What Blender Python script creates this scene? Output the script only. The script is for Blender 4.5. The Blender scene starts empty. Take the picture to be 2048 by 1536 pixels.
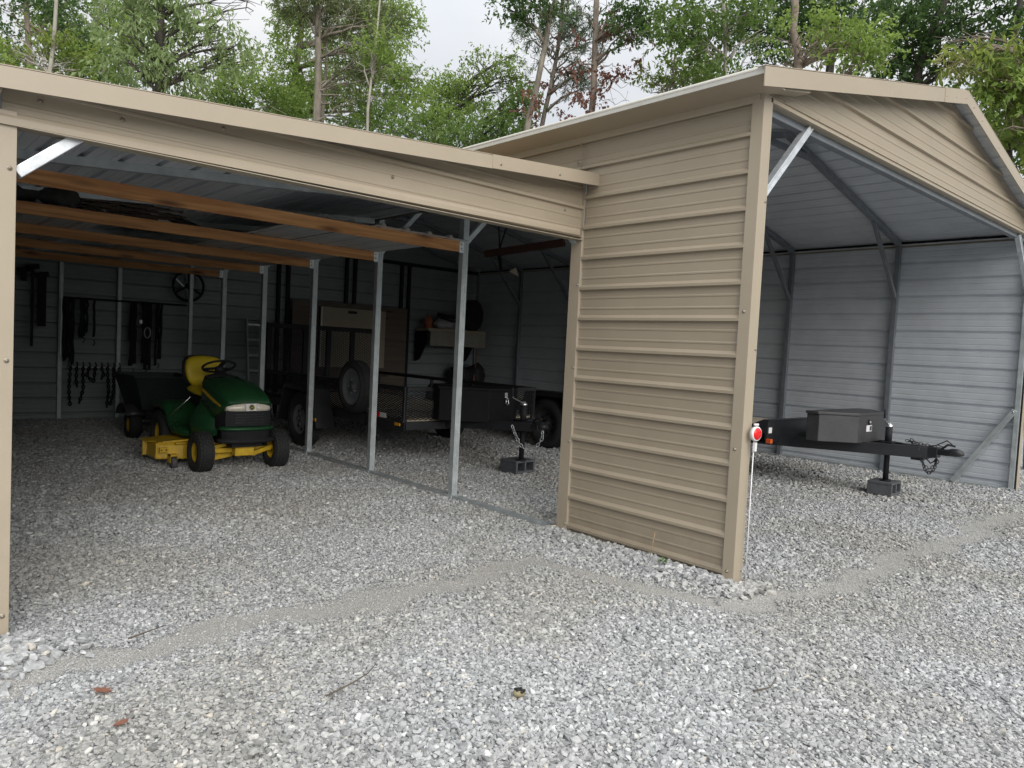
import bpy, bmesh, math, random
import numpy as np
from mathutils import Vector, Matrix, Euler
random.seed(7); RNG=np.random.default_rng(11)
SC=bpy.context.scene; COL=SC.collection
R_=math.radians
V=Vector
# ------------------------------------------------------------------ camera frame
F=1463.59
CAM=V((-4.1277,-2.4162,1.4176))
CR=V((0.74293,-0.66749,0.05009)); CU=V((-0.00504,0.06925,0.99759)); CF=V((0.66935,0.74139,-0.04808))
def at(px,py,d):
    """point seen at photo pixel px,py at horizontal distance d metres"""
    v=CF+CR*((px-1024)/F)-CU*((py-768)/F)
    return CAM+v*(d/math.hypot(v.x,v.y))
# ------------------------------------------------------------------ materials
MATS={}
def nodes(name):
    m=bpy.data.materials.new(name); m.use_nodes=True; nt=m.node_tree
    MATS[name]=m
    return m,nt,nt.nodes['Principled BSDF']
def N(nt,typ,**kw):
    n=nt.nodes.new(typ)
    for k,v in kw.items():
        if k.startswith('i_'): n.inputs[int(k[2:]) if k[2:].isdigit() else k[2:].replace('_',' ')].default_value=v
        else: setattr(n,k,v)
    return n
def L(nt,a,b): nt.links.new(a,b)
def mat(name,col,rough=.5,metal=0,noise=.0,nscale=8,bump=0,bscale=20,spec=.5,stretch=None,rvar=0,dirt=None):
    m,nt,b=nodes(name)
    b.inputs['Base Color'].default_value=(*col,1); b.inputs['Roughness'].default_value=rough
    b.inputs['Metallic'].default_value=metal; b.inputs['Specular IOR Level'].default_value=spec
    tc=N(nt,'ShaderNodeTexCoord'); src=tc.outputs['Object']
    if stretch:
        mp=N(nt,'ShaderNodeMapping'); mp.inputs['Scale'].default_value=stretch; L(nt,src,mp.inputs[0]); src=mp.outputs[0]
    if noise or rvar:
        n=N(nt,'ShaderNodeTexNoise'); n.inputs['Scale'].default_value=nscale; n.inputs['Detail'].default_value=6; n.inputs['Roughness'].default_value=.65
        L(nt,src,n.inputs['Vector'])
    if noise:
        mx=N(nt,'ShaderNodeMix',data_type='RGBA'); 
        mr=N(nt,'ShaderNodeMapRange'); mr.inputs[1].default_value=.3; mr.inputs[2].default_value=.7
        L(nt,n.outputs['Fac'],mr.inputs[0]); L(nt,mr.outputs[0],mx.inputs[0])
        d=dirt or tuple(c*(1-noise) for c in col)
        mx.inputs[6].default_value=(*d,1); mx.inputs[7].default_value=(*[min(1,c*(1+noise*.5)) for c in col],1)
        L(nt,mx.outputs[2],b.inputs['Base Color'])
    if rvar:
        mr2=N(nt,'ShaderNodeMapRange'); mr2.inputs[1].default_value=.3; mr2.inputs[2].default_value=.7
        mr2.inputs[3].default_value=max(.05,rough-rvar); mr2.inputs[4].default_value=min(1,rough+rvar)
        L(nt,n.outputs['Fac'],mr2.inputs[0]); L(nt,mr2.outputs[0],b.inputs['Roughness'])
    if bump:
        n2=N(nt,'ShaderNodeTexNoise'); n2.inputs['Scale'].default_value=bscale; n2.inputs['Detail'].default_value=3
        L(nt,src,n2.inputs['Vector']); bp=N(nt,'ShaderNodeBump'); bp.inputs['Strength'].default_value=bump; bp.inputs['Distance'].default_value=.01
        L(nt,n2.outputs['Fac'],bp.inputs['Height']); L(nt,bp.outputs[0],b.inputs['Normal'])
    return m
TAN=mat('tan_paint',(.335,.283,.212),.42,0,.07,1.7,.35,2.2,rvar=.06)
def splash(m):   # dried mud splashed along the foot of the sheets
    nt=m.node_tree; b=nt.nodes['Principled BSDF']; ln=b.inputs['Base Color'].links[0]; src=ln.from_socket
    ge=N(nt,'ShaderNodeNewGeometry'); sx=N(nt,'ShaderNodeSeparateXYZ'); L(nt,ge.outputs['Position'],sx.inputs[0])
    n=N(nt,'ShaderNodeTexNoise'); n.inputs['Scale'].default_value=7; n.inputs['Detail'].default_value=8; n.inputs['Roughness'].default_value=.75; L(nt,ge.outputs['Position'],n.inputs['Vector'])
    mr=N(nt,'ShaderNodeMapRange'); mr.inputs[1].default_value=.0; mr.inputs[2].default_value=.42; mr.inputs[3].default_value=.62; mr.inputs[4].default_value=-.1; L(nt,sx.outputs['Z'],mr.inputs[0])
    ad=N(nt,'ShaderNodeMath',operation='ADD'); L(nt,mr.outputs[0],ad.inputs[0]); L(nt,n.outputs['Fac'],ad.inputs[1])
    m2=N(nt,'ShaderNodeMapRange'); m2.inputs[1].default_value=.72; m2.inputs[2].default_value=1.1; m2.inputs[4].default_value=.55; L(nt,ad.outputs[0],m2.inputs[0])
    mx=N(nt,'ShaderNodeMix',data_type='RGBA'); L(nt,m2.outputs[0],mx.inputs[0]); L(nt,src,mx.inputs[6]); mx.inputs[7].default_value=(.20,.165,.12,1); L(nt,mx.outputs[2],b.inputs['Base Color'])
splash(TAN)
TANT=mat('tan_trim_paint',(.368,.312,.236),.40,0,.06,2.5,.12,3,rvar=.05)
GALV=mat('galvalume_sheet',(.62,.655,.70),.42,.22,.10,3.0,.25,2.5,rvar=.08)
POST=mat('galvanized_steel',(.50,.54,.55),.5,.55,.22,9,.1,30,rvar=.1)
DBEAM=mat('shaded_tube_steel',(.21,.23,.255),.5,.3,.2,9,.1,30)  # galvanized tube copy with the shade of inward faces in its colour
EDGE=mat('pale_sheet_edge',(.52,.51,.47),.45,0,.1,8)
GALVB=mat('shaded_galvalume',(.26,.295,.305),.5,.2,.14,3.0,.25,2.5,rvar=.08)  # same galvalume, darkened: back wall shade is put into the colour
BRACE=mat('bright_galvanized',(.66,.69,.72),.42,.6,.25,14,.1,30)
SCREW=mat('screw_head',(.30,.27,.22),.35,.6)
PINE=None
def wood(name,a,b_,scale=1):
    m,nt,b=nodes(name); tc=N(nt,'ShaderNodeTexCoord')
    mp=N(nt,'ShaderNodeMapping'); mp.inputs['Scale'].default_value=(.7*scale,14*scale,14*scale); L(nt,tc.outputs['Object'],mp.inputs[0])
    n=N(nt,'ShaderNodeTexNoise'); n.inputs['Scale'].default_value=1.6; n.inputs['Detail'].default_value=7; n.inputs['Distortion'].default_value=1.3
    L(nt,mp.outputs[0],n.inputs['Vector'])
    cr=N(nt,'ShaderNodeValToRGB'); cr.color_ramp.elements[0].position=.32; cr.color_ramp.elements[1].position=.68
    cr.color_ramp.elements[0].color=(*a,1); cr.color_ramp.elements[1].color=(*b_,1); L(nt,n.outputs['Fac'],cr.inputs[0])
    # knots
    vo=N(nt,'ShaderNodeTexVoronoi'); vo.inputs['Scale'].default_value=1.0
    mp2=N(nt,'ShaderNodeMapping'); mp2.inputs['Scale'].default_value=(1.7,8,8); L(nt,tc.outputs['Object'],mp2.inputs[0]); L(nt,mp2.outputs[0],vo.inputs['Vector'])
    mr=N(nt,'ShaderNodeMapRange'); mr.inputs[1].default_value=.06; mr.inputs[2].default_value=.24; L(nt,vo.outputs['Distance'],mr.inputs[0])
    mx=N(nt,'ShaderNodeMix',data_type='RGBA'); L(nt,mr.outputs[0],mx.inputs[0]); mx.inputs[6].default_value=(a[0]*.3,a[1]*.25,a[2]*.25,1)
    L(nt,cr.outputs[0],mx.inputs[7]); L(nt,mx.outputs[2],b.inputs['Base Color']); b.inputs['Roughness'].default_value=.65
    return m
PINE=wood('pine_lumber',(.40,.165,.055),(.70,.36,.145))
PLY=wood('brown_board',(.11,.085,.07),(.16,.125,.10),.5)
DECKW=wood('grey_deck_board',(.42,.36,.27),(.60,.53,.42),1)
BLACK=mat('black_trailer_paint',(.018,.019,.022),.38,0,.35,5,.06,30,rvar=.1)
BLACKM=mat('black_matte',(.02,.021,.024),.7,0,.3,6,.1,40,spec=.25)
BOXG=mat('charcoal_box_paint',(.045,.045,.048),.45,0,.25,7,.12,60,rvar=.08)
RUB=mat('tyre_rubber',(.022,.022,.023),.8,0,.3,12,.2,60)
RIMG=mat('grey_rim',(.25,.26,.28),.4,.5,.15,9)
GREEN=mat('green_paint',(.008,.062,.018),.34,0,.3,4,.03,9,rvar=.12,dirt=(.016,.052,.022))
YEL=mat('yellow_paint',(.62,.40,.018),.42,0,.3,9,.05,40,rvar=.12,dirt=(.45,.29,.03))
SEATY=mat('yellow_seat_vinyl',(.60,.45,.02),.5,0,.08,6,.08,60)
RIMD=mat('dark_steel_rim',(.07,.07,.075),.5,.3,.2,9)
CART=mat('dull_green_box',(.008,.018,.014),.55,0,.3,5,.1,30)
CONC=mat('dark_concrete',(.095,.10,.11),.9,0,.3,15,.5,90)
WHITE=mat('white_plastic',(.75,.74,.75),.4,0,.06,10)
RED=mat('red_reflector',(.75,.01,.015),.25,0,.1,30)
AMBER=mat('amber_lens',(.62,.27,.02),.3)
ORANGE=mat('orange_lens',(.60,.10,.02),.3)
LREF=mat('white_lens',(.6,.6,.6),.3)
LENS=mat('headlight_lens',(.74,.68,.57),.22,0,.15,30,spec=.8)
CHROME=mat('worn_chrome',(.62,.62,.62),.3,.9,.2,20)
ALU=mat('aluminium',(.42,.44,.46),.4,.8,.1,9)
BEIGE=mat('beige_tabletop',(.40,.35,.26),.6,0,.08,4)
SILV=mat('chain_zinc',(.45,.46,.48),.4,.8)
DARKC=mat('dark_netting',(.035,.034,.032),.95,0,.5,25,.6,60)
DARKS=mat('dark_strap',(.022,.024,.03),.9,0,.4,20,.3,80)
BROWNT=mat('brown_netting',(.10,.075,.055),.95,0,.5,40,.6,90)
JUG=mat('orange_jug',(.42,.12,.05),.5)
BAG=mat('white_bag',(.42,.42,.44),.7,0,.2,8,.3,20)
RBOX=mat('black_box_paint',(.007,.007,.008),.6,0,.3,6,.1,40,spec=.2)
RBEAM=mat('reddish_beam',(.085,.036,.026),.7,0,.3,6,.2,30)
HANDLE=mat('tool_handle',(.26,.12,.06),.6,0,.2,9)
DIRTYB=mat('dark_bag',(.02,.02,.022),.7,0,.3,8,.3,20)
# ------------------------------------------------------------------ mesh builder
def locof(o):
    v=V((0,0,0))
    while o: v+=o.location; o=o.parent
    return v
class MB:
    def __init__(s): s.v=[];s.f=[];s.m=[];s.s=[]
    def add(s,vs,fs,m=0,sm=False):
        b=len(s.v); s.v+= [tuple(x) for x in vs]
        for f in fs: s.f.append([b+i for i in f]); s.m.append(m); s.s.append(sm)
        return s
    def box(s,c,d,m=0,rot=None):
        hx,hy,hz=d[0]/2,d[1]/2,d[2]/2
        vs=[V((x,y,z)) for x in(-hx,hx) for y in(-hy,hy) for z in(-hz,hz)]
        M=rot.to_matrix() if isinstance(rot,Euler) else rot
        if M is not None: vs=[M@v for v in vs]
        c=V(c); return s.add([v+c for v in vs],[(0,1,3,2),(4,6,7,5),(0,4,5,1),(2,3,7,6),(0,2,6,4),(1,5,7,3)],m)
    def bb(s,a,b,m=0):
        a=V(a);b=V(b); return s.box((a+b)/2,(abs(b.x-a.x),abs(b.y-a.y),abs(b.z-a.z)),m)
    def bar(s,p,q,w,h,m=0,up=(0,0,1)):
        p=V(p);q=V(q);d=(q-p);ln=d.length;d.normalize();up=V(up)
        if abs(d.dot(up))>.99: up=V((0,1,0))
        sd=d.cross(up).normalized();u=sd.cross(d)
        M=Matrix((d,sd,u)).transposed()
        return s.box((p+q)/2,(ln,w,h),m,M)
    def tube(s,pts,r,n=8,m=0,sm=True,closed=False,caps=True):
        pts=[V(p) for p in pts];k=len(pts);rs=r if isinstance(r,(list,tuple)) else [r]*k
        base=len(s.v);prev=None
        for i,p in enumerate(pts):
            if closed: t=pts[(i+1)%k]-pts[i-1]
            else: t=pts[min(i+1,k-1)]-pts[max(i-1,0)]
            t.normalize()
            if prev is None:
                a=V((0,0,1)) if abs(t.z)<.9 else V((1,0,0)); x=t.cross(a).normalized()
            else:
                x=(prev-t*prev.dot(t)).normalized()
            prev=x;y=t.cross(x)
            for j in range(n):
                a=2*math.pi*j/n; s.v.append(tuple(p+(x*math.cos(a)+y*math.sin(a))*rs[i]))
        K=k if closed else k-1
        for i in range(K):
            i2=(i+1)%k
            for j in range(n):
                j2=(j+1)%n; s.f.append([base+i*n+j,base+i*n+j2,base+i2*n+j2,base+i2*n+j]);s.m.append(m);s.s.append(sm)
        if caps and not closed:
            s.f.append([base+j for j in range(n)][::-1]);s.m.append(m);s.s.append(False)
            s.f.append([base+(k-1)*n+j for j in range(n)]);s.m.append(m);s.s.append(False)
        return s
    def cyl(s,p,q,r,n=16,m=0,r2=None): return s.tube([p,q],[r,r if r2 is None else r2],n,m)
    def lathe(s,c,axis,prof,n=32,m=0,sm=True):
        """prof: (along axis, radius)"""
        c=V(c);ax=V(axis).normalized();a=V((0,0,1)) if abs(ax.z)<.9 else V((1,0,0));x=ax.cross(a).normalized();y=ax.cross(x)
        b=len(s.v);k=len(prof)
        for (t,r) in prof:
            for j in range(n):
                g=2*math.pi*j/n; s.v.append(tuple(c+ax*t+(x*math.cos(g)+y*math.sin(g))*r))
        for i in range(k-1):
            for j in range(n):
                j2=(j+1)%n; s.f.append([b+i*n+j,b+i*n+j2,b+(i+1)*n+j2,b+(i+1)*n+j]);s.m.append(m);s.s.append(sm)
        return s
    def prism(s,poly,ext,m=0):
        """poly: list of 3d points, ext vector"""
        poly=[V(p) for p in poly];e=V(ext);n=len(poly)
        return s.add(poly+[p+e for p in poly],[tuple(range(n))[::-1],tuple(range(n,2*n))]+[(i,(i+1)%n,n+(i+1)%n,n+i) for i in range(n)],m)
    def loft(s,secs,m=0,sm=True,closed=True,caps=True):
        b=len(s.v);n=len(secs[0]);k=len(secs)
        for sec in secs: s.v+=[tuple(p) for p in sec]
        for i in range(k-1):
            for j in range(n if closed else n-1):
                j2=(j+1)%n; s.f.append([b+i*n+j,b+i*n+j2,b+(i+1)*n+j2,b+(i+1)*n+j]);s.m.append(m);s.s.append(sm)
        if caps:
            s.f.append([b+j for j in range(n)][::-1]);s.m.append(m);s.s.append(False)
            s.f.append([b+(k-1)*n+j for j in range(n)]);s.m.append(m);s.s.append(False)
        return s
    def ball(s,c,r,m=0,n=12,k=8,sc=(1,1,1)):
        c=V(c);b=len(s.v)
        for i in range(k+1):
            t=math.pi*i/k
            for j in range(n):
                a=2*math.pi*j/n; s.v.append((c.x+r*sc[0]*math.sin(t)*math.cos(a),c.y+r*sc[1]*math.sin(t)*math.sin(a),c.z+r*sc[2]*math.cos(t)))
        for i in range(k):
            for j in range(n):
                j2=(j+1)%n; s.f.append([b+i*n+j,b+(i+1)*n+j,b+(i+1)*n+j2,b+i*n+j2]);s.m.append(m);s.s.append(True)
        return s
    def screw(s,p,n,m,r=.008): # domed head
        p=V(p);n=V(n); s.lathe(p,n,[(-.004,r*1.35),(.002,r*1.35),(.0025,r*.8),(.006,r*.7),(.009,r*.35),(.0095,.0005)],10,m); return s
    def build(s,name,mats,parent=None,bev=0,sub=0,loc=None):
        me=bpy.data.meshes.new(name)
        off=locof(parent) if parent else V(loc or (0,0,0))
        me.from_pydata([(x-off.x,y-off.y,z-off.z) for x,y,z in s.v],[],s.f)
        if not isinstance(mats,(list,tuple)): mats=[mats]
        for mm in mats: me.materials.append(mm)
        me.polygons.foreach_set('material_index',s.m); me.polygons.foreach_set('use_smooth',s.s)
        me.validate(); me.update()
        o=bpy.data.objects.new(name,me); COL.objects.link(o)
        if parent: o.parent=parent
        else: o.location=off
        if sub:
            md=o.modifiers.new('s','SUBSURF'); md.levels=sub; md.render_levels=sub
        if bev:
            md=o.modifiers.new('b','BEVEL'); md.width=bev; md.segments=2; md.limit_method='ANGLE'; md.angle_limit=R_(40)
            md.harden_normals=False
        return o
def tag(o,label,cat,group=None,kind=None):
    if label: o['label']=label
    if cat: o['category']=cat
    if group: o['group']=group
    if kind: o['kind']=kind
    return o
def thing(name,label,cat,loc=(0,0,0),group=None):
    o=bpy.data.objects.new(name,None); o.empty_display_size=.2; COL.objects.link(o); o.location=loc
    return tag(o,label,cat,group)
def copytree(o,loc,label,parent=None):
    c=o.copy(); COL.objects.link(c)
    if parent is None: c.location=loc; c['label']=label
    else: c.parent=parent
    for ch in list(o.children): copytree(ch,None,None,c)
    return c
# ------------------------------------------------------------------ ribbed sheet
SP=.2286
def ribs(t0,t1,phase,h):
    out=[(t0,0.)];k=math.floor((t0-phase)/SP)-1
    while phase+k*SP<t1+.1:
        c=phase+k*SP
        for dt,hh in((-.0195,0),(-.0125,h),(.006,h),(.027,0),(.0655,0),(.071,.0032),(.080,.0032),(.0855,0),(.1441,0),(.1496,.0032),(.1586,.0032),(.1641,0)):
            t=c+dt
            if t0+.001<t<t1-.001: out.append((t,hh))
        k+=1
    out.append((t1,0.)); return out
def sheet(mb,O,U,W,Nn,t0,t1,lim,phase,h=.0235,gap=.003,mf=0,mk=1,bulge=None):
    O=V(O);U=V(U);W=V(W);Nn=V(Nn);pr=ribs(t0,t1,phase,h)
    for side,(off,m) in enumerate(((0,mf),(-gap,mk))):
        vs=[];fs=[]
        for t,hh in pr:
            a,b=lim(t); base=O+W*t+Nn*(hh+off)
            vs+=[base+U*a,base+U*b]
        for i in range(len(pr)-1):
            f=(2*i,2*i+1,2*i+3,2*i+2); fs.append(f if side==0 else f[::-1])
        mb.add(vs,fs,m)
    return mb
# ================================================================== THE TALL GARAGE
W_=6.27;H_=3.05;LEN=10.5;RX=3.135
SLP=.2266
def zr(x): return 3.872-SLP*abs(x-RX)       # roof top surface
def yl(i): return 1.463*i
def yr(i): return 1.497*i
G=thing('metal_garage','tall tan metal garage with gabled roof and open front, ribbed siding on its left wall','garage')
# side wall, exterior tan/ interior bare, front bay full height then strip above the lean-to roof
mb=MB(); sheet(mb,(0,0,0),(0,1,0),(0,0,1),(-1,0,0),0.0,3.06,lambda t:(.02,1.42),.0733)
mb.build('wall',[TAN,GALV],G)
mb=MB(); sheet(mb,(.004,0,0),(0,1,0),(0,0,1),(-1,0,0),2.70,3.06,lambda t:(1.424,LEN),.0733)
mb.build('wall',[TAN,GALV],G)
mb=MB(); sheet(mb,(W_+.07,0,0),(0,1,0),(0,0,1),(1,0,0),.02,3.075,lambda t:(.0,LEN),.079)
mb.build('wall',[TAN,GALV],G)
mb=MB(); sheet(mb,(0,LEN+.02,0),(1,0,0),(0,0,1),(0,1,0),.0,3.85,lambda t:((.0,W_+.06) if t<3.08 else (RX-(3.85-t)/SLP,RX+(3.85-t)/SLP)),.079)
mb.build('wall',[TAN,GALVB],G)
# front gable
mb=MB()
def glim(t):
    hw=max(.02,(3.845-t)/SLP); return (max(0.0,RX-hw),min(W_+.05,RX+hw))
sheet(mb,(0,-.012,0),(1,0,0),(0,0,1),(0,-1,0),3.035,3.84,glim,3.262)
for i in range(14): mb.screw((.25+i*.45,-.013,3.06),(0,-1,0),2,.006)
mb.build('gable_panel',[TAN,GALV,SCREW],G)
mb=MB(); mb.bb((.06,-.018,3.012),(W_+.02,-.026,3.05)); mb.bb((.06,-.018,3.008),(W_+.02,.05,3.012))
mb.build('gable_trim',[TANT],G)
# roof (two slopes): sheet ribs run along the building
for sg in(-1,1):
    mb=MB(); sl=V((sg,0,-SLP)).normalized(); nn=V((SLP*sg,0,1)).normalized()
    Ls=3.36*math.hypot(1,SLP)
    sheet(mb,(RX,0,3.872-.02),(0,1,0),sl,nn,0.0,Ls,lambda t:(-.145,LEN+.17),.11,gap=.004)
    mb.build('roof',[TAN,GALV],G)
# fascia boards front, with screws
mb=MB()
for sg in(-1,1):
    a=V((RX,-.152,3.875));b=V((RX+sg*3.385,-.152,3.875-SLP*3.385))
    mb.prism([a,b,b+V((0,0,-.112)),a+V((0,0,-.112))] if sg>0 else [b,a,a+V((0,0,-.112)),b+V((0,0,-.112))],(0,.006,0))
    mb.prism([a+V((0,0,.004)),b+V((0,0,.004)),b+V((0,.05,.004)),a+V((0,.05,.004))],(0,0,.004))
for x in(2.62,2.83,3.08,3.30,3.55,4.1,5.0): mb.screw((x,-.152,zr(x)-.06),(0,-1,0),1,.006)
# lap joint
x=2.58; mb.prism([(x,-.155,zr(x)+.006),(x+.5,-.155,zr(x+.5)+.006),(x+.5,-.155,zr(x+.5)-.111),(x,-.155,zr(x)-.111)],(0,.003,0))
mb.build('fascia',[TANT,SCREW],G)
# left eave: folded light edge + soffit, right eave trim
for sg,x0 in((-1,0),(1,W_+.07)):
    e=RX+sg*3.365; ze=zr(e); mb=MB()
    mb.tube([(e,-.145,ze+.002),(e,LEN+.15,ze+.002)],.012,8)
    mb.bb((e-.006,-.145,ze-.034),(e+.006,LEN+.15,ze-.004)); mb.build('roof_edge',[EDGE],G); mb=MB()
    if sg>0: mb.bb((W_+.10,0,3.0),(W_+.13,LEN,zr(W_+.13)-.022))
    else: mb.bb((-.06,0,3.06),(-.045,LEN,zr(-.06)-.022))
    mb.build('eave_shade_strip',[BLACKM],G); mb=MB()  # black strip closing the eave gap, its colour stands in for the shade
    mb.prism([(e,-.145,ze-.03),(x0,-.145,ze-.068),(x0,-.145,ze-.073),(e,-.145,ze-.036)],(0,LEN+.3,0))
    mb.prism([(x0+sg*.018,.0,ze-.05),(x0+sg*.034,.0,ze-.058),(x0+sg*.030,0,ze-.10),(x0+sg*.018,0,ze-.112)],(0,LEN,0))
    mb.build('eave_trim',[TANT],G)
mb=MB()   # little return piece under the left corner
mb.prism([(.0,-.13,3.10),(.34,-.13,3.13),(.34,-.13,3.115),(.22,-.13,3.09),(.0,-.13,3.045)],(0,.10,0)); mb.build('eave_trim',[TANT],G)
# corner trims
def screws(mb,pts,n,m=1,r=.0085):
    for p in pts: mb.screw(p,n,m,r)
mb=MB(); mb.bb((-.024,-.026,0),(.081,-.022,3.07)); mb.bb((-.024,-.022,0),(-.020,.055,3.07)); mb.bb((.077,-.022,0),(.081,.03,3.07))
screws(mb,[(-.024,.02,z) for z in(.085,.86,1.72)],(-1,0,0)); screws(mb,[(.062,-.026,z) for z in(.09,1.49,2.405)],(0,-1,0))
mb.build('corner_trim',[TANT,SCREW],G,.002)
mb=MB(); mb.bb((-.024,1.425,0),(-.020,1.53,2.34)); mb.bb((-.020,1.526,0),(.08,1.53,2.34)); mb.bb((-.024,1.422,0),(.0,1.426,2.34))
screws(mb,[(-.024,1.44,z) for z in(.09,.73,1.30,1.93)],(-1,0,0)); mb.build('corner_trim',[TANT,SCREW],G,.002)
mb=MB(); mb.bb((-.0225,1.47,2.72),(-.0205,1.475,3.04),1); screws(mb,[(-.022,1.50,2.86),(-.022,1.49,3.0)],(-1,0,0)); mb.build('panel_seam',[TANT,SCREW],G)
mb=MB(); mb.bb((W_+.0,-.026,0),(W_+.10,-.022,3.03)); mb.bb((W_+.096,-.022,0),(W_+.10,.08,3.03)); mb.build('corner_trim',[TANT],G,.002)
# base rails
for x in(0.0,W_+.0):
    mb=MB(); mb.bb((x+.0,.0,-.02),(x+.062,LEN,.035)); mb.build('base_rail',[POST],G,.004)
# frames
def c_tube(mb,p,q,w=.062,up=(0,1,0),m=0):
    mb.bar(p,q,w,w,m,up)
for i in range(8):
    a=min(yl(i)+.03,LEN-.05);b=min(yr(i)+.03,LEN-.05); zt=zr(.03)-.03
    for x,y in((.042,a),(W_+.033,b)):
        mb=MB(); mb.bb((x-.031,y-.031,.03),(x+.031,y+.031,zr(x)-.095))
        if 0<i<7:   # folded channel lips seen on the inside face
            mb.bb((x-.02,y-.0345,.05),(x-.006,y-.031,2.7)); mb.bb((x+.006,y-.0345,.05),(x+.02,y-.031,2.7))
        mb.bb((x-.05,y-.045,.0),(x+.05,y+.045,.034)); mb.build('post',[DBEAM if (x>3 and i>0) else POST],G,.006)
    mb=MB()
    pm=V((RX,(a+b)/2,3.872-.078))
    for x,y in((.042,a),(W_+.033,b)):
        c_tube(mb,(x,y,zr(x)-.078),pm,up=(0,1,0))
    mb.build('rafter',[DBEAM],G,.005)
    for x,y,s in((.05,a,1),(W_+.015,b,-1)):
        if i==7: continue
        mb=MB(); 
        if i==0:
            mb.bar((x,y,2.40),(x+s*.60,y,2.995),.05,.05,0,(0,1,0)); mb.bar((x+.012,y-.026,2.40),(x+s*.60+.012,y-.026,2.995),.006,.018,0,(0,1,0))
            mb.build('knee_brace',[BRACE],G,.004)
        else:
            xe=x+s*.86; ye=y+(pm.y-y)*.27
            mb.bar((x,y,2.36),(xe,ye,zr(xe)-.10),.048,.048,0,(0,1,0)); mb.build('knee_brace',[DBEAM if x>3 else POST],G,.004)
    if i>0:
        mb=MB(); mb.bar((RX-.62,pm.y-.02,3.645),(RX+.62,pm.y-.02,3.645),.05,.05,0,(0,1,0)); mb.build('collar_tie',[DBEAM],G,.004)
mb=MB(); mb.bb((.075,.03,2.962),(W_,.09,3.03)); mb.build('header_beam',[DBEAM],G,.004)
mb=MB(); mb.bar((W_-.005,.05,.98),(W_-.005,.66,.02),.06,.05,0,(1,0,0)); mb.screw((W_-.035,.06,.96),(-1,0,0),0); mb.build('base_brace',[POST],G,.004)
# back wall framing (seen from inside)
mb=MB(); mb.bb((.06,LEN-.10,3.02),(W_,LEN-.04,3.085)); mb.build('girt',[BLACKM],G)
for x in(1.78,3.16,4.43):
    mb=MB(); mb.bb((x-.16,LEN-.06,0),(x-.10,LEN,3.02)); mb.bb((x+.02,LEN-.06,0),(x+.08,LEN,3.02)); mb.build('stud',[BLACKM],G)
# ================================================================== LEAN-TO
LT=thing('lean_to_carport','low tan lean-to carport with sloping roof, open front, joined to the garage side','carport')
LX=-3.66
def zl(x): return 2.745+.0737*x
sl=V((-1,0,-.0737)).normalized(); nn=V((-.0737,0,1)).normalized()
mb=MB(); sheet(mb,(.002,0,zl(.002)-.022),(0,1,0),sl,nn,0,3.76,lambda t:(1.32,LEN+.15),.10,gap=.004)
mb.build('roof',[TAN,GALV],LT)
mb=MB()
a=V((.07,1.30,zl(.07)));b=V((LX-.22,1.30,zl(LX-.22)))
mb.prism([b,a,a+V((0,0,-.084)),b+V((0,0,-.088))],(0,.005,0)); mb.prism([b+V((0,0,.003)),a+V((0,0,.003)),a+V((0,.06,.003)),b+V((0,.06,.003))],(0,0,.004))
mb.prism([(.07,1.30,zl(.07)),(.07,1.36,zl(.07)),(.07,1.36,zl(.07)-.084),(.07,1.30,zl(.07)-.084)],(.004,0,0))
x=-1.04; mb.prism([(x,1.297,zl(x)+.006),(x+1.05,1.297,zl(x+1.05)+.006),(x+1.05,1.297,zl(x+1.05)-.083),(x,1.297,zl(x)-.083)],(0,.003,0))
screws(mb,[(-.97,1.297,zl(-.97)-.05),(-.42,1.297,zl(-.42)-.05)],(0,-1,0),1,.007)
mb.build('fascia',[TANT,SCREW],LT)
# header panel: horizontal ribs
mb=MB()
def hl(t): 
    xmin=max(LX-.0,(t+.03-2.745)/.0737); return (min(xmin,-.05),-.012)
sheet(mb,(0,1.448,0),(1,0,0),(0,0,1),(0,-1,0),2.285,2.70,hl,2.5136,h=.021)
for x,z in((-3.52,2.40),(-3.19,2.40),(-2.72,2.47),(-.20,2.47),(-.07,2.35),(-1.7,2.42)): mb.screw((x,1.446,z),(0,-1,0),2,.008)
mb.build('header_panel',[TAN,GALV,SCREW],LT)
mb=MB()
mb.prism([(LX-.02,1.425,2.272),(LX-.02,1.446,2.272),(LX-.02,1.446,2.325),(LX-.02,1.434,2.320),(LX-.02,1.425,2.300)],(3.64,0,.028))
mb.bb((LX-.02,1.415,2.266),(-.012,1.50,2.270)); mb.build('header_trim',[TANT],LT)
mb=MB(); mb.bb((-.016,1.42,2.28),(-.010,1.45,2.70)); mb.build('header_trim',[TANT],LT)
mb=MB(); mb.bb((LX,1.452,2.29),(-.03,1.51,2.345)); mb.build('header_beam',[POST],LT)
# left post with wide tan trim
mb=MB(); mb.bb((LX-.17,1.43,0),(-3.605,1.435,2.33)); mb.bb((-3.610,1.435,0),(-3.606,1.50,2.33)); mb.bb((LX-.17,1.435,0),(LX-.165,1.56,2.4))
screws(mb,[(-3.63,1.43,z) for z in(.12,1.255,2.085)],(0,-1,0)); mb.build('corner_trim',[TANT,SCREW],LT,.002)
mb=MB(); mb.prism([(LX-.23,1.33,2.45),(LX-.02,1.33,2.465),(LX+.0,1.33,2.43),(LX-.02,1.33,2.36),(LX-.23,1.33,2.34)],(0,.11,0)); mb.build('eave_trim',[TANT],LT,.006)
for i in range(1,8):
    y=min(yl(i)+.04,LEN-.05)
    mb=MB(); mb.bb((LX-.06,y,0),(LX,y+.06,zl(LX)-.05)); mb.build('post',[POST],LT,.004)
    if i>1:
        mb=MB(); mb.bar((LX-.03,y+.0,zl(LX)-.055),(-.04,y+.0,zl(0)-.055),.055,.055,0); mb.build('rafter',[POST],LT)
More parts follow.
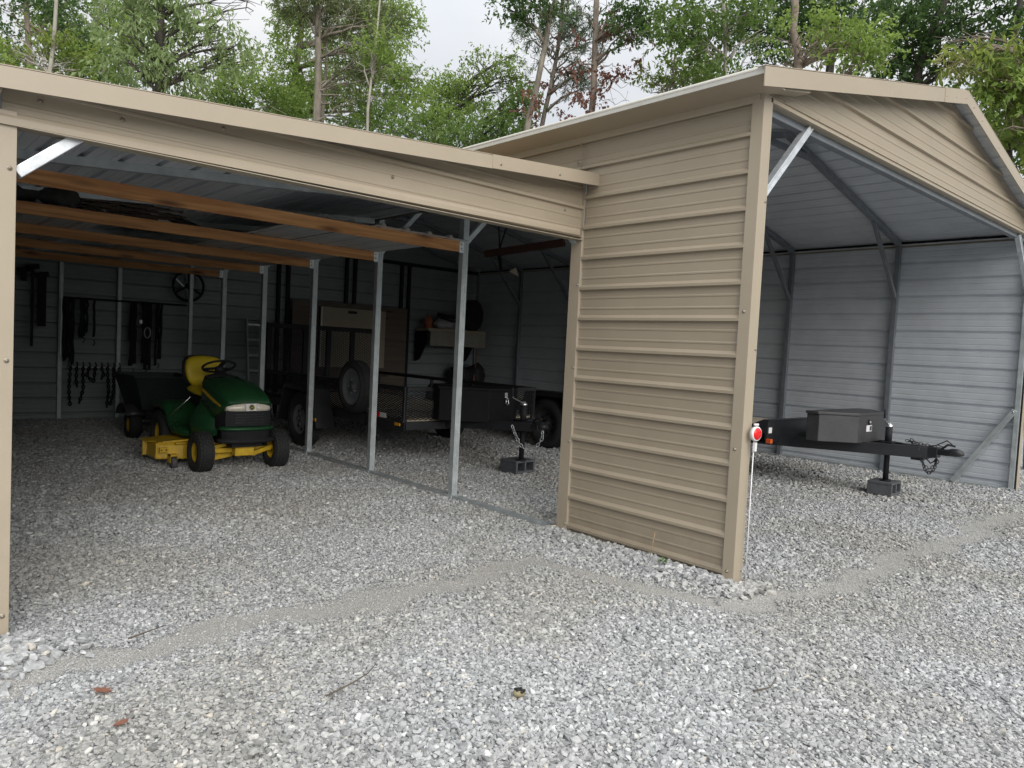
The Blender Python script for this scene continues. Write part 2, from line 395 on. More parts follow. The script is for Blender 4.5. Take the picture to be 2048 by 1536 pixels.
mb=MB(); mb.bar((-3.60,1.48,2.075),(-3.305,1.48,2.335),.05,.055,0,(0,1,0)); mb.build('knee_brace',[BRACE],LT,.004)
mb=MB(); mb.bar((.02,1.5,2.24),(-.17,1.5,2.37),.05,.05,0,(0,1,0)); mb.build('knee_brace',[POST],LT,.004)
mb=MB(); sheet(mb,(LX-.07,0,0),(0,1,0),(0,0,1),(-1,0,0),0,2.462,lambda t:(1.45,LEN),.079); mb.build('wall',[TAN,GALV],LT)
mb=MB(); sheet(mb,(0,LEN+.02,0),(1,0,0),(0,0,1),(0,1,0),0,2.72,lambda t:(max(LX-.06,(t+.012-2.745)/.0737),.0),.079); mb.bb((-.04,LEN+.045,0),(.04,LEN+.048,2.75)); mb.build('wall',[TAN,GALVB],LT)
for x in(-2.55,-1.79,-.985,.10-.02):
    if x<0: 
        mb=MB(); mb.bb((x-.03,LEN-.06,0),(x+.03,LEN,2.38)); mb.build('stud',[POST],LT,.004)
for i,y in enumerate((2.90,4.37,5.83,7.29,8.75)):
    mb=MB(); mb.bb((LX,y,2.272),(-.052,y+.04,2.364)); mb.bb((-.052,y-.004,2.262),(.0,y,2.372),1); mb.bb((-.10,y-.003,2.272),(-.052,y,2.364),0)
    mb.screw((-.03,y-.004,2.30),(0,-1,0),2,.006); mb.screw((-.03,y-.004,2.34),(0,-1,0),2,.006)
    o=mb.build('joist',[PINE,BRACE,SCREW],LT,.003)
# loft metal sheets lying on the joists
LSH=mat('spare_sheet',(.50,.51,.51),.5,.35,.12,3,.2,3)
for k,(x0,x1,y0,y1,lab) in enumerate(((-.97,-.02,2.80,7.6,'pale ribbed metal sheet on the joists beside the front inner post'),
        (-1.43,-.985,2.89,7.2,'narrow ribbed metal sheet on the joists beside the widest pale sheet'),
        (-3.35,-2.45,4.36,9.2,'grey ribbed metal sheet on the joists over the tool wall'),
        (-1.9,-1.46,5.8,9.2,'grey ribbed metal sheet on the rear joists behind the mower'))):
    mb=MB(); sheet(mb,(x0,0,2.367+.003*(k%2)),(0,1,0),(1,0,0),(0,0,1),0,x1-x0,lambda t:(y0,y1),.06,gap=.003,mk=0)
    tag(mb.build('metal_sheet',[LSH],None,loc=((x0+x1)/2,y0,2.37)),lab,'metal sheet','metal sheets stored on the joists')
# bundles stored on the joists
def lump(mb,c,r,sc,seed,m=0,n=18,k=10):
    rs=random.Random(seed);b=len(mb.v);mb.ball(c,r,m,n,k,sc)
    for i in range(b,len(mb.v)):
        x,y,z=mb.v[i];d=V((x,y,z))-V(c);f=1+.22*math.sin(d.x*19+seed)*math.cos(d.y*17+seed*2)+rs.uniform(-.06,.06); mb.v[i]=tuple(V(c)+d*f)
for c,r,sc,lab,mm in(((-3.25,4.5,2.44),.16,(1.6,1,.5),'dark bundle on the second joist by the left post',DARKC),
    ((-2.35,4.95,2.46),.17,(1.9,1.1,.5),'long dark tarp bundle lying on the joists behind the brown netting',DARKC),
    ((-2.93,4.48,2.45),.15,(1.0,1.1,.62),'rounded dark bundle beside the brown netting on the joists',DARKC)):
    mb=MB(); lump(mb,c,r,sc,int(c[0]*10)); tag(mb.build('bundle',[mm],None,loc=(c[0],c[1],2.37)),lab,'bundle')
mb=MB()
for k in range(9):
    z=2.385+.013*k; y=4.42+.02*(k%3)
    pts=[(-2.82+.06*random.random()+.07*j,y+random.uniform(-.02,.02),z+random.uniform(-.006,.006)) for j in range(11+random.randint(-2,2))]
    mb.tube(pts,.007,5)
tag(mb.build('net_roll',[BROWNT],None,loc=(-2.5,4.42,2.37)),'brown roll of folded netting lying on the second joist','netting')
mb=MB(); mb.bar((-2.1,4.5,2.45),(-1.55,5.2,2.385),.10,.02); mb.bar((-2.0,4.42,2.41),(-1.7,4.7,2.39),.06,.02)
tag(mb.build('flat_scrap',[BLACKM],None,loc=(-1.8,4.7,2.37)),'dark flat trim scraps lying on the joists beside the netting roll','scrap')
# ================================================================== WHEELS
def wheel(parent,c,r,w,rr,rimmat,side=-1,tread=None,name='wheel',hub=.035,bolts=0,holes=0):
    """axis along X; side = direction of the outer face"""
    c=V(c);ax=(side,0,0);h=w/2
    mb=MB()
    sh=r*.86
    mb.lathe(c,ax,[(-h*.72,rr*.98),(-h*.95,rr*1.06),(-h,(rr+r)*.5),(-h*.96,sh),(-h*.78,r*.965),(-h*.4,r),(h*.4,r),(h*.78,r*.965),(h*.96,sh),(h,(rr+r)*.5),(h*.95,rr*1.06),(h*.72,rr*.98)],40,0)
    if tread=='turf':
        nb=30
        for k in range(5):
            for j in range(nb):
                a=2*math.pi*(j+.5*(k%2))/nb; t=(-.72+.36*k)*h; rad=r*(1.0 if k in(1,2,3) else .975)
                M=Matrix.Rotation(a,3,'X'); p=c+V((t,0,0))+M@V((0,0,rad)); mb.box(p,(w*.145,2*math.pi*r/nb*.74,.012),0,M)
    elif tread=='road':
        nb=44
        for k in range(3):
            for j in range(nb):
                a=2*math.pi*(j+.33*k)/nb; t=(-.5+.5*k)*h
                M=Matrix.Rotation(a,3,'X'); p=c+V((t,0,0))+M@V((0,0,r)); mb.box(p,(w*.19,2*math.pi*r/nb*.8,.008),0,M)
    ob=thing(name,None,None); ob.parent=parent; ob.location=c-locof(parent)
    mb.build('tyre',[RUB],ob)
    mb=MB(); o=h*.72
    mb.lathe(c,ax,[(-o,rr),(o*.9,rr),(o,rr*1.02),(o*.92,rr*.93),(o*.55,rr*.82),(o*.45,rr*.6),(o*.62,rr*.45),(o*.62,hub*1.1),(o*.8,hub),(o*.8,hub*.4),(o*.8,.001)],32,0)
    for j in range(bolts):
        a=2*math.pi*j/bolts; p=c+V((side*o*.62,math.cos(a)*rr*.36,math.sin(a)*rr*.36)); mb.cyl(p,p+V((side*.02,0,0)),.011,6,0)
    for j in range(holes):
        a=2*math.pi*j/holes; p=c+V((side*o*.50,math.cos(a)*rr*.66,math.sin(a)*rr*.66)); mb.cyl(p,p+V((side*.006,0,0)),rr*.1,10,1)
    mb.build('rim',[rimmat,BLACKM],ob)
    return ob
# ================================================================== LAWN TRACTOR
TX,TY=-1.075,5.22
T=thing('lawn_tractor','green and yellow riding lawn mower with a yellow seat parked on the gravel','lawn mower',(TX,TY,0))
for s in(-1,1):
    w_=wheel(T,(TX+s*.40,TY,.203),.203,.165,.105,YEL,s,'turf')
for s in(-1,1):
    w_=wheel(T,(TX+s*.37,TY+1.24,.255),.255,.23,.125,YEL,s,'turf')
def ring(y,hw,zb,zt,cr,n=7,crown=.03,bx=0.0):
    """hood cross section: flat sides, rounded shoulders, slight crown"""
    pts=[(TX-hw+bx,y,zb)]
    pts.append((TX-hw-.006,y,(zb+zt-cr)/2))
    for j in range(n+1):
        a=math.pi/2*j/n; pts.append((TX-hw+cr-cr*math.cos(a),y,zt-cr+cr*math.sin(a)))
    for j in range(1,4): 
        x=-hw+cr+(2*hw-2*cr)*j/4; pts.append((TX+x,y,zt+crown*(1-(2*j/4-1)**2)))
    for j in range(n,-1,-1):
        a=math.pi/2*j/n; pts.append((TX+hw-cr+cr*math.cos(a),y,zt-cr+cr*math.sin(a)))
    pts.append((TX+hw+.006,y,(zb+zt-cr)/2)); pts.append((TX+hw-bx,y,zb)); return pts
y0=TY-.24
mb=MB()
secs=[ring(y0-.005,.205,.720,.730,.008,crown=.006),ring(y0+.015,.228,.70,.758,.05,crown=.014),ring(y0+.07,.242,.66,.795,.07,crown=.02),ring(y0+.18,.252,.60,.845,.085,crown=.026),ring(y0+.34,.256,.55,.892,.09,crown=.028),ring(y0+.52,.255,.52,.922,.09,crown=.026),ring(y0+.68,.25,.52,.936,.085,crown=.02),ring(y0+.74,.235,.54,.925,.08,crown=.01)]
mb.loft(secs,0); hd=mb.build('hood',[GREEN],T)
mb=MB()
for s in(-1,1):
    mb.tube([(TX+s*.045,y0+.03,.778),(TX+s*.06,y0+.18,.869),(TX+s*.075,y0+.34,.918),(TX+s*.08,y0+.52,.946),(TX+s*.08,y0+.66,.954)],.006,6)
mb.build('hood_crease',[GREEN],hd)
for s in(-1,1):
    mb=MB()
    for k in range(4): mb.box((TX+s*.2575,y0+.46+.05*k,.66),(.006,.022,.10),0,Euler((R_(-22),0,0)))
    mb.build('vent',[BLACKM],hd)
# yellow side stripe
for s in(-1,1):
    mb=MB(); pts=[(y0+.12,.69),(y0+.30,.735),(y0+.50,.79),(y0+.66,.83),(y0+.66,.80),(y0+.50,.755),(y0+.30,.705),(y0+.14,.672)]
    mb.prism([(TX+s*.2565,y,z) for y,z in pts],(s*.006,0,0)); mb.build('side_stripe',[YEL],T)
pass
# lower engine cowl, grille, headlights, badge, bumper
mb=MB()
mb.loft([[(TX-w,y,.44),(TX-w,y,zt),(TX+w,y,zt),(TX+w,y,.44)] for y,w,zt in((y0+.03,.225,.66),(y0+.2,.245,.62),(y0+.72,.25,.56))],0,False); mb.build('engine_cowl',[BLACKM],T,.01)
mb=MB()
mb.loft([[(TX+sx*hw,y0-.012+.05*abs(sx)**3,z) for sx in(-1,-.8,-.5,-.2,.2,.5,.8,1)]+[(TX+sx*hw,y0+.06,z) for sx in(1,.5,0,-.5,-1)] for hw,z in((.235,.485),(.238,.56),(.232,.636))],0,False)
for k in range(4):
    z=.515+.028*k; mb.loft([[(TX+sx*.15,y0-.018+.05*abs(sx*.65)**3,zz) for sx in(-1,-.5,0,.5,1)]+[(TX+sx*.15,y0+.0+.05*abs(sx*.65)**3,zz) for sx in(1,.5,0,-.5,-1)] for zz in(z,z+.010)],1,False)
mb.build('grille',[BLACKM,BLACK],T)
def front_strip(x0,x1,z0,z1,z0b,z1b,yo=-.018):
    n=7;sec=[]
    for i in range(n):
        f=i/(n-1);x=x0+(x1-x0)*f;y=y0+yo+.06*abs(x/.235)**2.6
        za=z0+(z0b-z0)*f;zb=z1+(z1b-z1)*f
        sec.append([(TX+x,y,za),(TX+x,y-.004,(za+zb)/2),(TX+x,y+.006,zb),(TX+x,y+.035,zb),(TX+x,y+.035,za)])
    return sec
for s in(-1,1):
    mb=MB(); 
    sec=front_strip(-.05,-.232,.638,.718,.640,.695) if s<0 else front_strip(.065,.232,.638,.718,.640,.695)
    mb.loft(sec,0); mb.build('headlight',[LENS],T)
mb=MB(); mb.loft(front_strip(-.048,.062,.641,.716,.641,.716,-.019),0,False); bp=mb.build('badge_plate',[WHITE],T)
bc=V((TX+.008,y0-.026,.680)); mb=MB(); mb.cyl(bc,bc+V((0,-.004,0)),.030,20,0); mb.cyl(bc+V((0,-.004,0)),bc+V((0,-.0055,0)),.024,20,1)
# small leaping animal emblem
for poly in ([(-.014,-.004),(-.004,.004),(.008,.002),(.010,-.003),(-.006,-.004)],[(.006,.0),(.014,.012),(.017,.010),(.011,-.002)],[(-.012,-.003),(-.018,-.014),(-.015,-.014),(-.007,-.004)],[(.006,-.002),(.010,-.014),(.013,-.013),(.010,-.002)],[(.014,.010),(.006,.017),(.008,.018),(.017,.012)]):
    mb.prism([tuple(bc+V((x,-.0055,z))) for x,z in poly],(0,-.0015,0),0)
mb.build('emblem',[mat('emblem_gold',(.55,.42,.10),.4),GREEN],bp)
mb=MB()
mb.loft([[(TX+sx*hw,y0-.03-d+.09*abs(sx)**3,z) for sx in(-1,-.8,-.5,-.2,.2,.5,.8,1)]+[(TX+sx*hw,y0+.12,z) for sx in(1,.5,0,-.5,-1)] for hw,z,d in((.27,.437,0),(.285,.448,.012),(.285,.462,.012),(.262,.478,-.006))],0,True); mb.build('bumper_band',[GREEN],T)
mb=MB()
mb.loft([[(TX+sx*hw,y0-.045-d+.10*abs(sx)**3,z) for sx in(-1,-.8,-.5,-.2,.2,.5,.8,1)]+[(TX+sx*hw,y0+.12,z) for sx in(1,.5,0,-.5,-1)] for hw,z,d in((.23,.300,-.03),(.30,.315,.01),(.305,.345,.012),(.25,.352,-.03),(.26,.435,-.02))],0,True); mb.build('bumper',[BLACKM],T)
# chassis + axle
mb=MB(); mb.bb((TX-.16,TY-.2,.26),(TX+.16,TY+1.35,.42)); mb.bar((TX-.34,TY,.21),(TX+.34,TY,.21),.06,.05,1); mb.bar((TX-.30,TY,.24),(TX-.05,TY-.02,.30),.05,.04,1)
mb.bb((TX-.10,TY-.14,.16),(TX+.10,TY-.05,.30),1); mb.build('chassis',[BLACKM,YEL],T,.008)
mb=MB(); mb.bar((TX+.08,TY-.10,.17),(TX+.34,TY-.02,.23),.05,.045); mb.bar((TX-.30,TY+.1,.13),(TX-.06,TY+.1,.17),.10,.08); mb.build('front_axle',[YEL],T,.006)
# foot deck & fenders
mb=MB()
def fsec(y,hw,z,t=.03,cr=.06):
    return [(TX-hw,y,z-t-.05),(TX-hw-.01,y,z-cr*.6),(TX-hw+cr*.35,y,z-.008),(TX-hw+cr,y,z),(TX,y,z+.01),(TX+hw-cr,y,z),(TX+hw-cr*.35,y,z-.008),(TX+hw+.01,y,z-cr*.6),(TX+hw,y,z-t-.05),(TX+hw-.03,y,z-t-.05),(TX,y,z-t),(TX-hw+.03,y,z-t-.05)]
mb.loft([fsec(TY+.36,.33,.40),fsec(TY+.46,.42,.385),fsec(TY+.80,.44,.385),fsec(TY+.93,.45,.46),fsec(TY+1.02,.455,.60),fsec(TY+1.2,.455,.635),fsec(TY+1.45,.45,.62),fsec(TY+1.58,.40,.56)],0); mb.build('fender_deck',[GREEN],T)
for s in(-1,1):   # cowl riser in front of each foot
    mb=MB(); mb.loft([[(TX+s*(.22+.0),y,zb),(TX+s*ho,y,zb),(TX+s*(ho-.02),y,(zb+zt)/2),(TX+s*.245,y,zt),(TX+s*.2,y,zt)][::s] for y,ho,zb,zt in((y0+.30,.26,.36,.52),(y0+.42,.33,.335,.60),(y0+.58,.385,.33,.66),(y0+.70,.39,.34,.70),(y0+.74,.37,.36,.70))],0); mb.build('side_cowl',[GREEN],T)
mb=MB(); mb.bb((TX-.345,y0+.405,.352),(TX-.27,y0+.41,.378)); mb.bb((TX-.345,y0+.400,.358),(TX-.275,y0+.405,.362),1); mb.bar((TX-.34,y0+.402,.375),(TX-.275,y0+.402,.366),.003,.004,1,(0,1,0)); mb.build('model_badge',[CHROME,BLACKM],T)
# dash and steering
mb=MB(); mb.loft([[(TX-hw,y-.0,z),(TX-hw*.8,y-d,z),(TX+hw*.8,y-d,z),(TX+hw,y,z),(TX+hw*.8,y+d,z),(TX-hw*.8,y+d,z)] for hw,y,d,z in((.22,TY+.56,.10,.86),(.19,TY+.56,.09,.95),(.08,TY+.60,.05,.975),(.045,TY+.64,.04,1.01))],0); mb.build('dash',[BLACKM],T)
sc_=V((TX,TY+.66,1.055));tilt=Matrix.Rotation(R_(-24),3,'X')
mb=MB(); mb.tube([sc_+tilt@V((.172*math.cos(2*math.pi*j/28),.172*math.sin(2*math.pi*j/28),0)) for j in range(28)],.0135,8,0,True,True)
for a in(R_(-90),R_(30),R_(150)):
    mb.bar(sc_+tilt@V((0,0,-.02)),sc_+tilt@V((.165*math.cos(a),.165*math.sin(a),-.004)),.05,.012,0,tilt@V((0,0,1)))
mb.lathe(sc_+tilt@V((0,0,-.03)),tilt@V((0,0,1)),[(-.05,.035),(-.01,.05),(.02,.048),(.026,.001)],18); mb.build('steering_wheel',[BLACKM],T)
# seat
mb=MB()
def sec_xz(y,hw,z0,z1,n=16,p=3.2,k=1.0):
    out=[];cz=(z0+z1)/2;hz=(z1-z0)/2
    for j in range(n):
        a=2*math.pi*j/n; cx,sx=math.cos(a),math.sin(a)
        wx=hw*(1-.22*max(0,-sx)*k); out.append((TX+math.copysign(abs(cx)**(2/p),cx)*wx,y,cz+math.copysign(abs(sx)**(2/p),sx)*hz))
    return out
ys=TY+1.06
mb.loft([sec_xz(ys-.02,.19,.84,1.12),sec_xz(ys-.0,.222,.80,1.15),sec_xz(ys+.05,.232,.77,1.165),sec_xz(ys+.09,.215,.80,1.15),sec_xz(ys+.10,.18,.84,1.12)],0)
for i in range(len(mb.v)):
    x,y,z=mb.v[i]; t=(x-TX)/.23; mb.v[i]=(x,y+(z-.8)*.22-.05*t*t,z)
b0=len(mb.v)
mb.loft([sec_xz(ys-.40,.13,.70,.765,p=2.6,k=.3),sec_xz(ys-.37,.175,.685,.79,p=2.6,k=.3),sec_xz(ys-.22,.21,.70,.80,p=2.8,k=.3),sec_xz(ys-.02,.222,.72,.83,p=2.8,k=.3),sec_xz(ys+.05,.21,.75,.82,p=2.8,k=.3)],0)
seat=mb.build('seat',[SEATY],T,0,1)
mb=MB(); mb.loft([sec_xz(ys+.085,.205,.80,1.15),sec_xz(ys+.11,.245,.765,1.165),sec_xz(ys+.135,.225,.80,1.14)],0)
for i in range(len(mb.v)):
    x,y,z=mb.v[i]; t=(x-TX)/.23; mb.v[i]=(x,y+(z-.8)*.22-.05*t*t,z)
mb.bb((TX-.15,ys-.3,.60),(TX+.15,ys+.1,.70)); mb.build('seat_shell',[BLACKM],T)
# lift rod at the left side
mb=MB(); mb.tube([(TX-.46,TY+.80,.50),(TX-.31,TY+.62,.72)],.006,6); mb.build('lever_rod',[CHROME],T)
# mower deck
DX=TX-.05
mb=MB()
zt=.262;zb=.088
fr=[(-.66,TY+.42),(-.42,TY+.33),(.30,TY+.33),(.52,TY+.42),(.56,TY+.8),(.40,TY+1.0),(-.45,TY+1.0),(-.66,TY+.85)]
def off(s): return [(DX+x*s,TY+.66+(y-TY-.66)*s) for x,y in fr]
mb.loft([[(x,y,zb) for x,y in off(1.0)],[(x,y,zb+.012) for x,y in off(1.012)],[(x,y,zt-.03) for x,y in off(1.0)],[(x,y,zt) for x,y in off(.95)],[(x,y,zt+.008) for x,y in off(.6)]],0,False)
mb.bb((DX-.50,TY+.30,zt-.012),(DX-.16,TY+.33,zt+.006)); mb.bar((DX-.60,TY+.42,.262),(DX-.20,TY+.40,.285),.03,.018)
mb.bb((DX-.645,TY+.335,.165),(DX-.565,TY+.36,.215)); mb.screw((DX-.63,TY+.335,.19),(0,-1,0),1,.006); mb.screw((DX-.585,TY+.335,.19),(0,-1,0),1,.006)
mb.bar((DX-.655,TY+.415,.10),(DX-.655,TY+.415,.255),.02,.016)
mb.build('mower_deck',[YEL,BLACKM],T,.006)
mb=MB(); mb.prism([(DX-.64,TY+.72,.25),(DX-.70,TY+.74,.245),(DX-.70,TY+.74,.11),(DX-.71,TY+.73,.09),(DX-.64,TY+.72,.10)],(0,.03,0)); mb.prism([(DX-.64,TY+.50,.256),(DX-.70,TY+.60,.25),(DX-.70,TY+.85,.25),(DX-.64,TY+.85,.256)],(0,0,.008)); mb.build('discharge_chute',[YEL],T)
mb=MB(); mb.lathe((DX-.53,TY+.27,.062),(1,0,0),[(-.026,.001),(-.026,.05),(-.018,.06),(.018,.06),(.026,.05),(.026,.001)],20); mb.build('gauge_wheel',[mat('gauge_grey',(.09,.085,.09),.7)],T)
mb=MB(); mb.bb((DX-.565,TY+.255,.06),(DX-.56,TY+.35,.15)); mb.bb((DX-.50,TY+.255,.06),(DX-.495,TY+.35,.15)); mb.bb((DX-.565,TY+.25,.13),(DX-.495,TY+.35,.15)); mb.build('gauge_bracket',[YEL],T,.003)
# ================================================================== DUMP CART behind
CX,CY=-1.13,7.95
K=thing('dump_cart','dark green tow cart with yellow wheel rims behind the mower','cart',(CX,CY,0))
mb=MB(); 
mb.loft([[(CX-a,CY-b,z),(CX+a,CY-b,z),(CX+a,CY+b,z),(CX-a,CY+b,z)] for a,b,z in((.27,.40,.40),(.39,.50,.82),(.41,.52,.82),(.41,.52,.845),(.38,.49,.845),(.26,.39,.42))],0,False); mb.build('tub',[CART],K,.006)
mb=MB(); mb.bar((CX,CY-.1,.30),(CX,CY-1.0,.30),.05,.05); mb.bar((CX-.3,CY,.19),(CX+.3,CY,.19),.04,.04); mb.bb((CX-.2,CY-.3,.27),(CX+.2,CY+.3,.40)); mb.build('drawbar',[BLACKM],K)
for s in(-1,1): wheel(K,(CX+s*.27,CY,.185),.185,.15,.10,YEL,s,None)
mb=MB(); mb.loft([[(CX-.42,CY+.30*math.cos(a),.20+.27*math.sin(a)),(CX-.20,CY+.30*math.cos(a),.20+.27*math.sin(a)),(CX-.20,CY+.285*math.cos(a),.20+.255*math.sin(a)),(CX-.42,CY+.285*math.cos(a),.20+.255*math.sin(a))] for a in [R_(25+14*j) for j in range(10)]],0); mb.build('mudguard',[BOXG],K)
# ================================================================== TRAILERS
def chain(mb,pts,pitch=.036,r=.0042,m=0):
    pts=[V(p) for p in pts]
    segs=[];
    ln=sum((pts[i+1]-pts[i]).length for i in range(len(pts)-1)); n=max(2,int(ln/(pitch*.72)))
    def pos(s):
        for i in range(len(pts)-1):
            l=(pts[i+1]-pts[i]).length
            if s<=l or i==len(pts)-2: return pts[i].lerp(pts[i+1],min(1,s/l)),(pts[i+1]-pts[i]).normalized()
            s-=l
    for k in range(n):
        p,d=pos(ln*(k+.5)/n); a=V((0,0,1)) if abs(d.z)<.9 else V((1,0,0))
        x=d.cross(a).normalized(); y=d.cross(x)
        sd=x if k%2 else y
        ring_=[p+d*(math.cos(2*math.pi*j/10)*pitch*.5)+sd*(math.sin(2*math.pi*j/10)*pitch*.30) for j in range(10)]
        mb.tube(ring_,r,5,m,True,True)
def sag(a,b,drop,n=12):
    a=V(a);b=V(b); return [a.lerp(b,i/n)-V((0,0,4*drop*(i/n)*(1-i/n))) for i in range(n+1)]
def vbox(parent,cx,y_f,hw_f,y_m,hw_m,y_b,z0,z1,mt):
    poly=[(cx-hw_f,y_f),(cx+hw_f,y_f),(cx+hw_m,y_m),(cx+hw_m,y_b),(cx-hw_m,y_b),(cx-hw_m,y_m)]
    mb=MB(); mb.prism([(x,y,z0) for x,y in poly],(0,0,z1-z0-.03)); tb=mb.build('toolbox',[mt],parent,.006)
    s=1.035; cyy=(y_f+y_b)/2
    mb=MB(); mb.prism([(cx+(x-cx)*s,cyy+(y-cyy)*s,z1-.032) for x,y in poly],(0,0,.03)); mb.build('lid',[mt],tb,.005)
    return tb
def jack(parent,x,y,zfoot,ztop,zbeam,handle=True,crank=-1):
    mb=MB(); mb.cyl((x,y,zbeam-.02),(x,y,ztop),.036,14); mb.cyl((x,y,zfoot+.012),(x,y,zbeam),.029,14); mb.cyl((x,y,zfoot),(x,y,zfoot+.012),.06,16)
    mb.bb((x-.06,y-.06,zbeam-.012),(x+.06,y+.06,zbeam+.004)); o=mb.build('tongue_jack',[BLACKM],parent)
    mb=MB(); mb.lathe((x,y,ztop),(0,0,1),[(0,.039),(.02,.039),(.028,.02),(.04,.018),(.041,.001)],16)
    mb.tube([(x,y,ztop+.03),(x+crank*.06,y-.01,ztop+.035),(x+crank*.19,y-.02,ztop+.085),(x+crank*.20,y-.02,ztop+.16)],.007,6); mb.cyl((x+crank*.20,y-.02,ztop+.10),(x+crank*.20,y-.02,ztop+.2),.011,8,1); mb.build('crank_handle',[CHROME,BLACKM],o)
def coupler(parent,x,y,z):
    mb=MB(); mb.loft([[(x-w,yy,z-h0),(x-w,yy,z+h1*.5),(x-w*.5,yy,z+h1),(x+w*.5,yy,z+h1),(x+w,yy,z+h1*.5),(x+w,yy,z-h0)] for yy,w,h0,h1 in((y+.28,.040,.03,.03),(y+.10,.042,.03,.035),(y+.06,.055,.025,.05),(y+.0,.055,.025,.05),(y-.035,.045,.02,.035),(y-.055,.02,.01,.015))],0)
    mb.tube([(x,y+.16,z+.03),(x,y+.10,z+.085),(x+.01,y+.03,z+.075)],.012,8); mb.tube([(x,y+.30,z+.04),(x,y+.2,z+.07),(x,y+.12,z+.05)],.006,6); mb.cyl((x-.06,y+.06,z+.0),(x+.06,y+.06,z),.012,8); mb.build('coupler',[BLACK],parent,.003)
def fender(parent,x0,x1,yc,zc,r,mt,skirt=True):
    mb=MB(); mb.loft([[(x0,yc+dy,zc+dz),(x1,yc+dy,zc+dz),(x1,yc+dy*.985,zc+dz-.006),(x0,yc+dy*.985,zc+dz-.006)] for dy,dz in((-r*1.25,-.06),(-r*.86,r*.92),(-r*.72,r*1.0),(r*.72,r*1.0),(r*.86,r*.92),(r*1.25,-.06))],0,False)
    if skirt: mb.prism([(x0,yc-r*1.25,zc-.06),(x0,yc-r*.86,zc+r*.92),(x0,yc-r*.72,zc+r),(x0,yc+r*.72,zc+r),(x0,yc+r*.86,zc+r*.92),(x0,yc+r*1.25,zc-.06),(x0,yc+r*1.17,zc-.06),(x0,yc+r*.78,zc+r*.84),(x0,yc-r*.78,zc+r*.84),(x0,yc-r*1.17,zc-.06)],(.006,0,0))
    return mb.build('fender',[mt],parent)
# ---- left: black utility trailer with mesh sides and ramp gate
UX=1.50
U=thing('utility_trailer','black utility trailer with mesh sides, tall mesh ramp gate and spare wheel','trailer',(UX,6.4,0))
x0,x1,ya,yb=.50,2.50,4.47,8.32;zd=.53;zr_=.93
mb=MB()
for x in(x0,x1-.0): mb.bb((x-.03,ya,zd-.10),(x+.03,yb,zd+.02))
for y in(ya,ya+.8,ya+1.6,ya+2.4,ya+3.2,yb): mb.bb((x0,y-.025,zd-.09),(x1,y+.025,zd))
for s in(-1,1): mb.bar((UX+s*.62,ya+.5,zd-.05),(UX+s*.03,3.42,.565),.06,.10)
mb.bb((UX-.06,3.30,.535),(UX+.06,3.62,.60)); mb.build('chassis',[BLACK],U,.006)
mb=MB(); 
for k in range(13): mb.bb((x0+.04,ya+.03+k*.296,zd+.004),(x1-.04,ya+.03+k*.296+.286,zd+.038))
mb.build('deck',[DECKW],U)
mb=MB()
for x in(x0,x1):
    mb.bb((x-.025,ya,zr_-.05),(x+.025,yb,zr_))
    for y in(ya+.025,ya+1.2,ya+2.3,yb-.025): mb.bb((x-.02,y-.02,zd),(x+.02,y+.02,zr_-.05))
mb.bb((x0,ya-.025,zr_-.05),(x1,ya+.025,zr_)); mb.build('side_rail',[BLACK],U,.005)
def mesh(mb,O,A,B,la,lb,pa=.045,pb=.017,t=.006,w=.007):
    O=V(O);A=V(A);B=V(B);nrm=A.cross(B)
    k=-int(lb/pb*pa/la*0)-0
    sl=pb/pa
    # two families of diagonal strands
    for sg in(1,-1):
        span=la*sl; c=-span if sg>0 else 0; end=lb if sg>0 else lb+span
        while c<end:
            # b = c + sg*sl*a
            a0,a1=0,la
            f=lambda a:c+sg*sl*a
            if sg>0: a0=max(0,(0-c)/sl); a1=min(la,(lb-c)/sl)
            else: a0=max(0,(c-lb)/sl); a1=min(la,c/sl)
            if a1-a0>.01: mb.bar(O+A*a0+B*f(a0),O+A*a1+B*f(a1),w,t,0,nrm)
            c+=pb*1.6
MESH=[BLACKM]
mb=MB(); mesh(mb,(x0,ya,zd+.02),(0,1,0),(0,0,1),yb-ya,.36); mb.build('side_mesh',MESH,U)
mb=MB(); mesh(mb,(x0,ya,zd+.02),(1,0,0),(0,0,1),x1-x0,.36); mb.build('side_mesh',MESH,U)
yg=yb+.06
g=thing('ramp_gate',None,None); g.parent=U; g.location=V((UX,yg,zd))-locof(U)
mb=MB(); gx0,gx1,gz0,gz1=.56,2.47,.62,1.63
mb.bb((gx0,yg-.028,gz1-.075),(gx1,yg+.028,gz1)); mb.bb((gx0,yg-.025,gz0),(gx1,yg+.025,gz0+.06))
for x in(gx0+.025,gx0+.62,gx0+1.02,gx0+1.45,gx1-.025): mb.bb((x-.038,yg-.026,gz0),(x+.038,yg+.026,gz1))
mb.build('gate_frame',[BLACKM],g,.004)
mb=MB(); mesh(mb,(gx0,yg,gz0),(1,0,0),(0,0,1),gx1-gx0,gz1-gz0,.045,.017); mb.build('gate_mesh',MESH,g)
for s,xw in((-1,.31),(1,2.69)):
    wheel(U,(xw,6.55,.355),.355,.20,.20,RIMG,s,'road',bolts=5,holes=8)
    fender(U,xw-.13*1,xw+.13,6.55,.36,.46,BLACK)
sw=wheel(U,(.40,5.42,.865),.315,.17,.225,RIMG,-1,'road','spare_wheel',bolts=5,holes=0)
mb=MB(); mb.bb((.42,5.39,.55),(.50,5.45,.95)); mb.build('spare_mount',[BLACKM],U)
tb=vbox(U,UX-.05,3.92,.19,4.32,.60,4.43,.56,.955,RBOX)
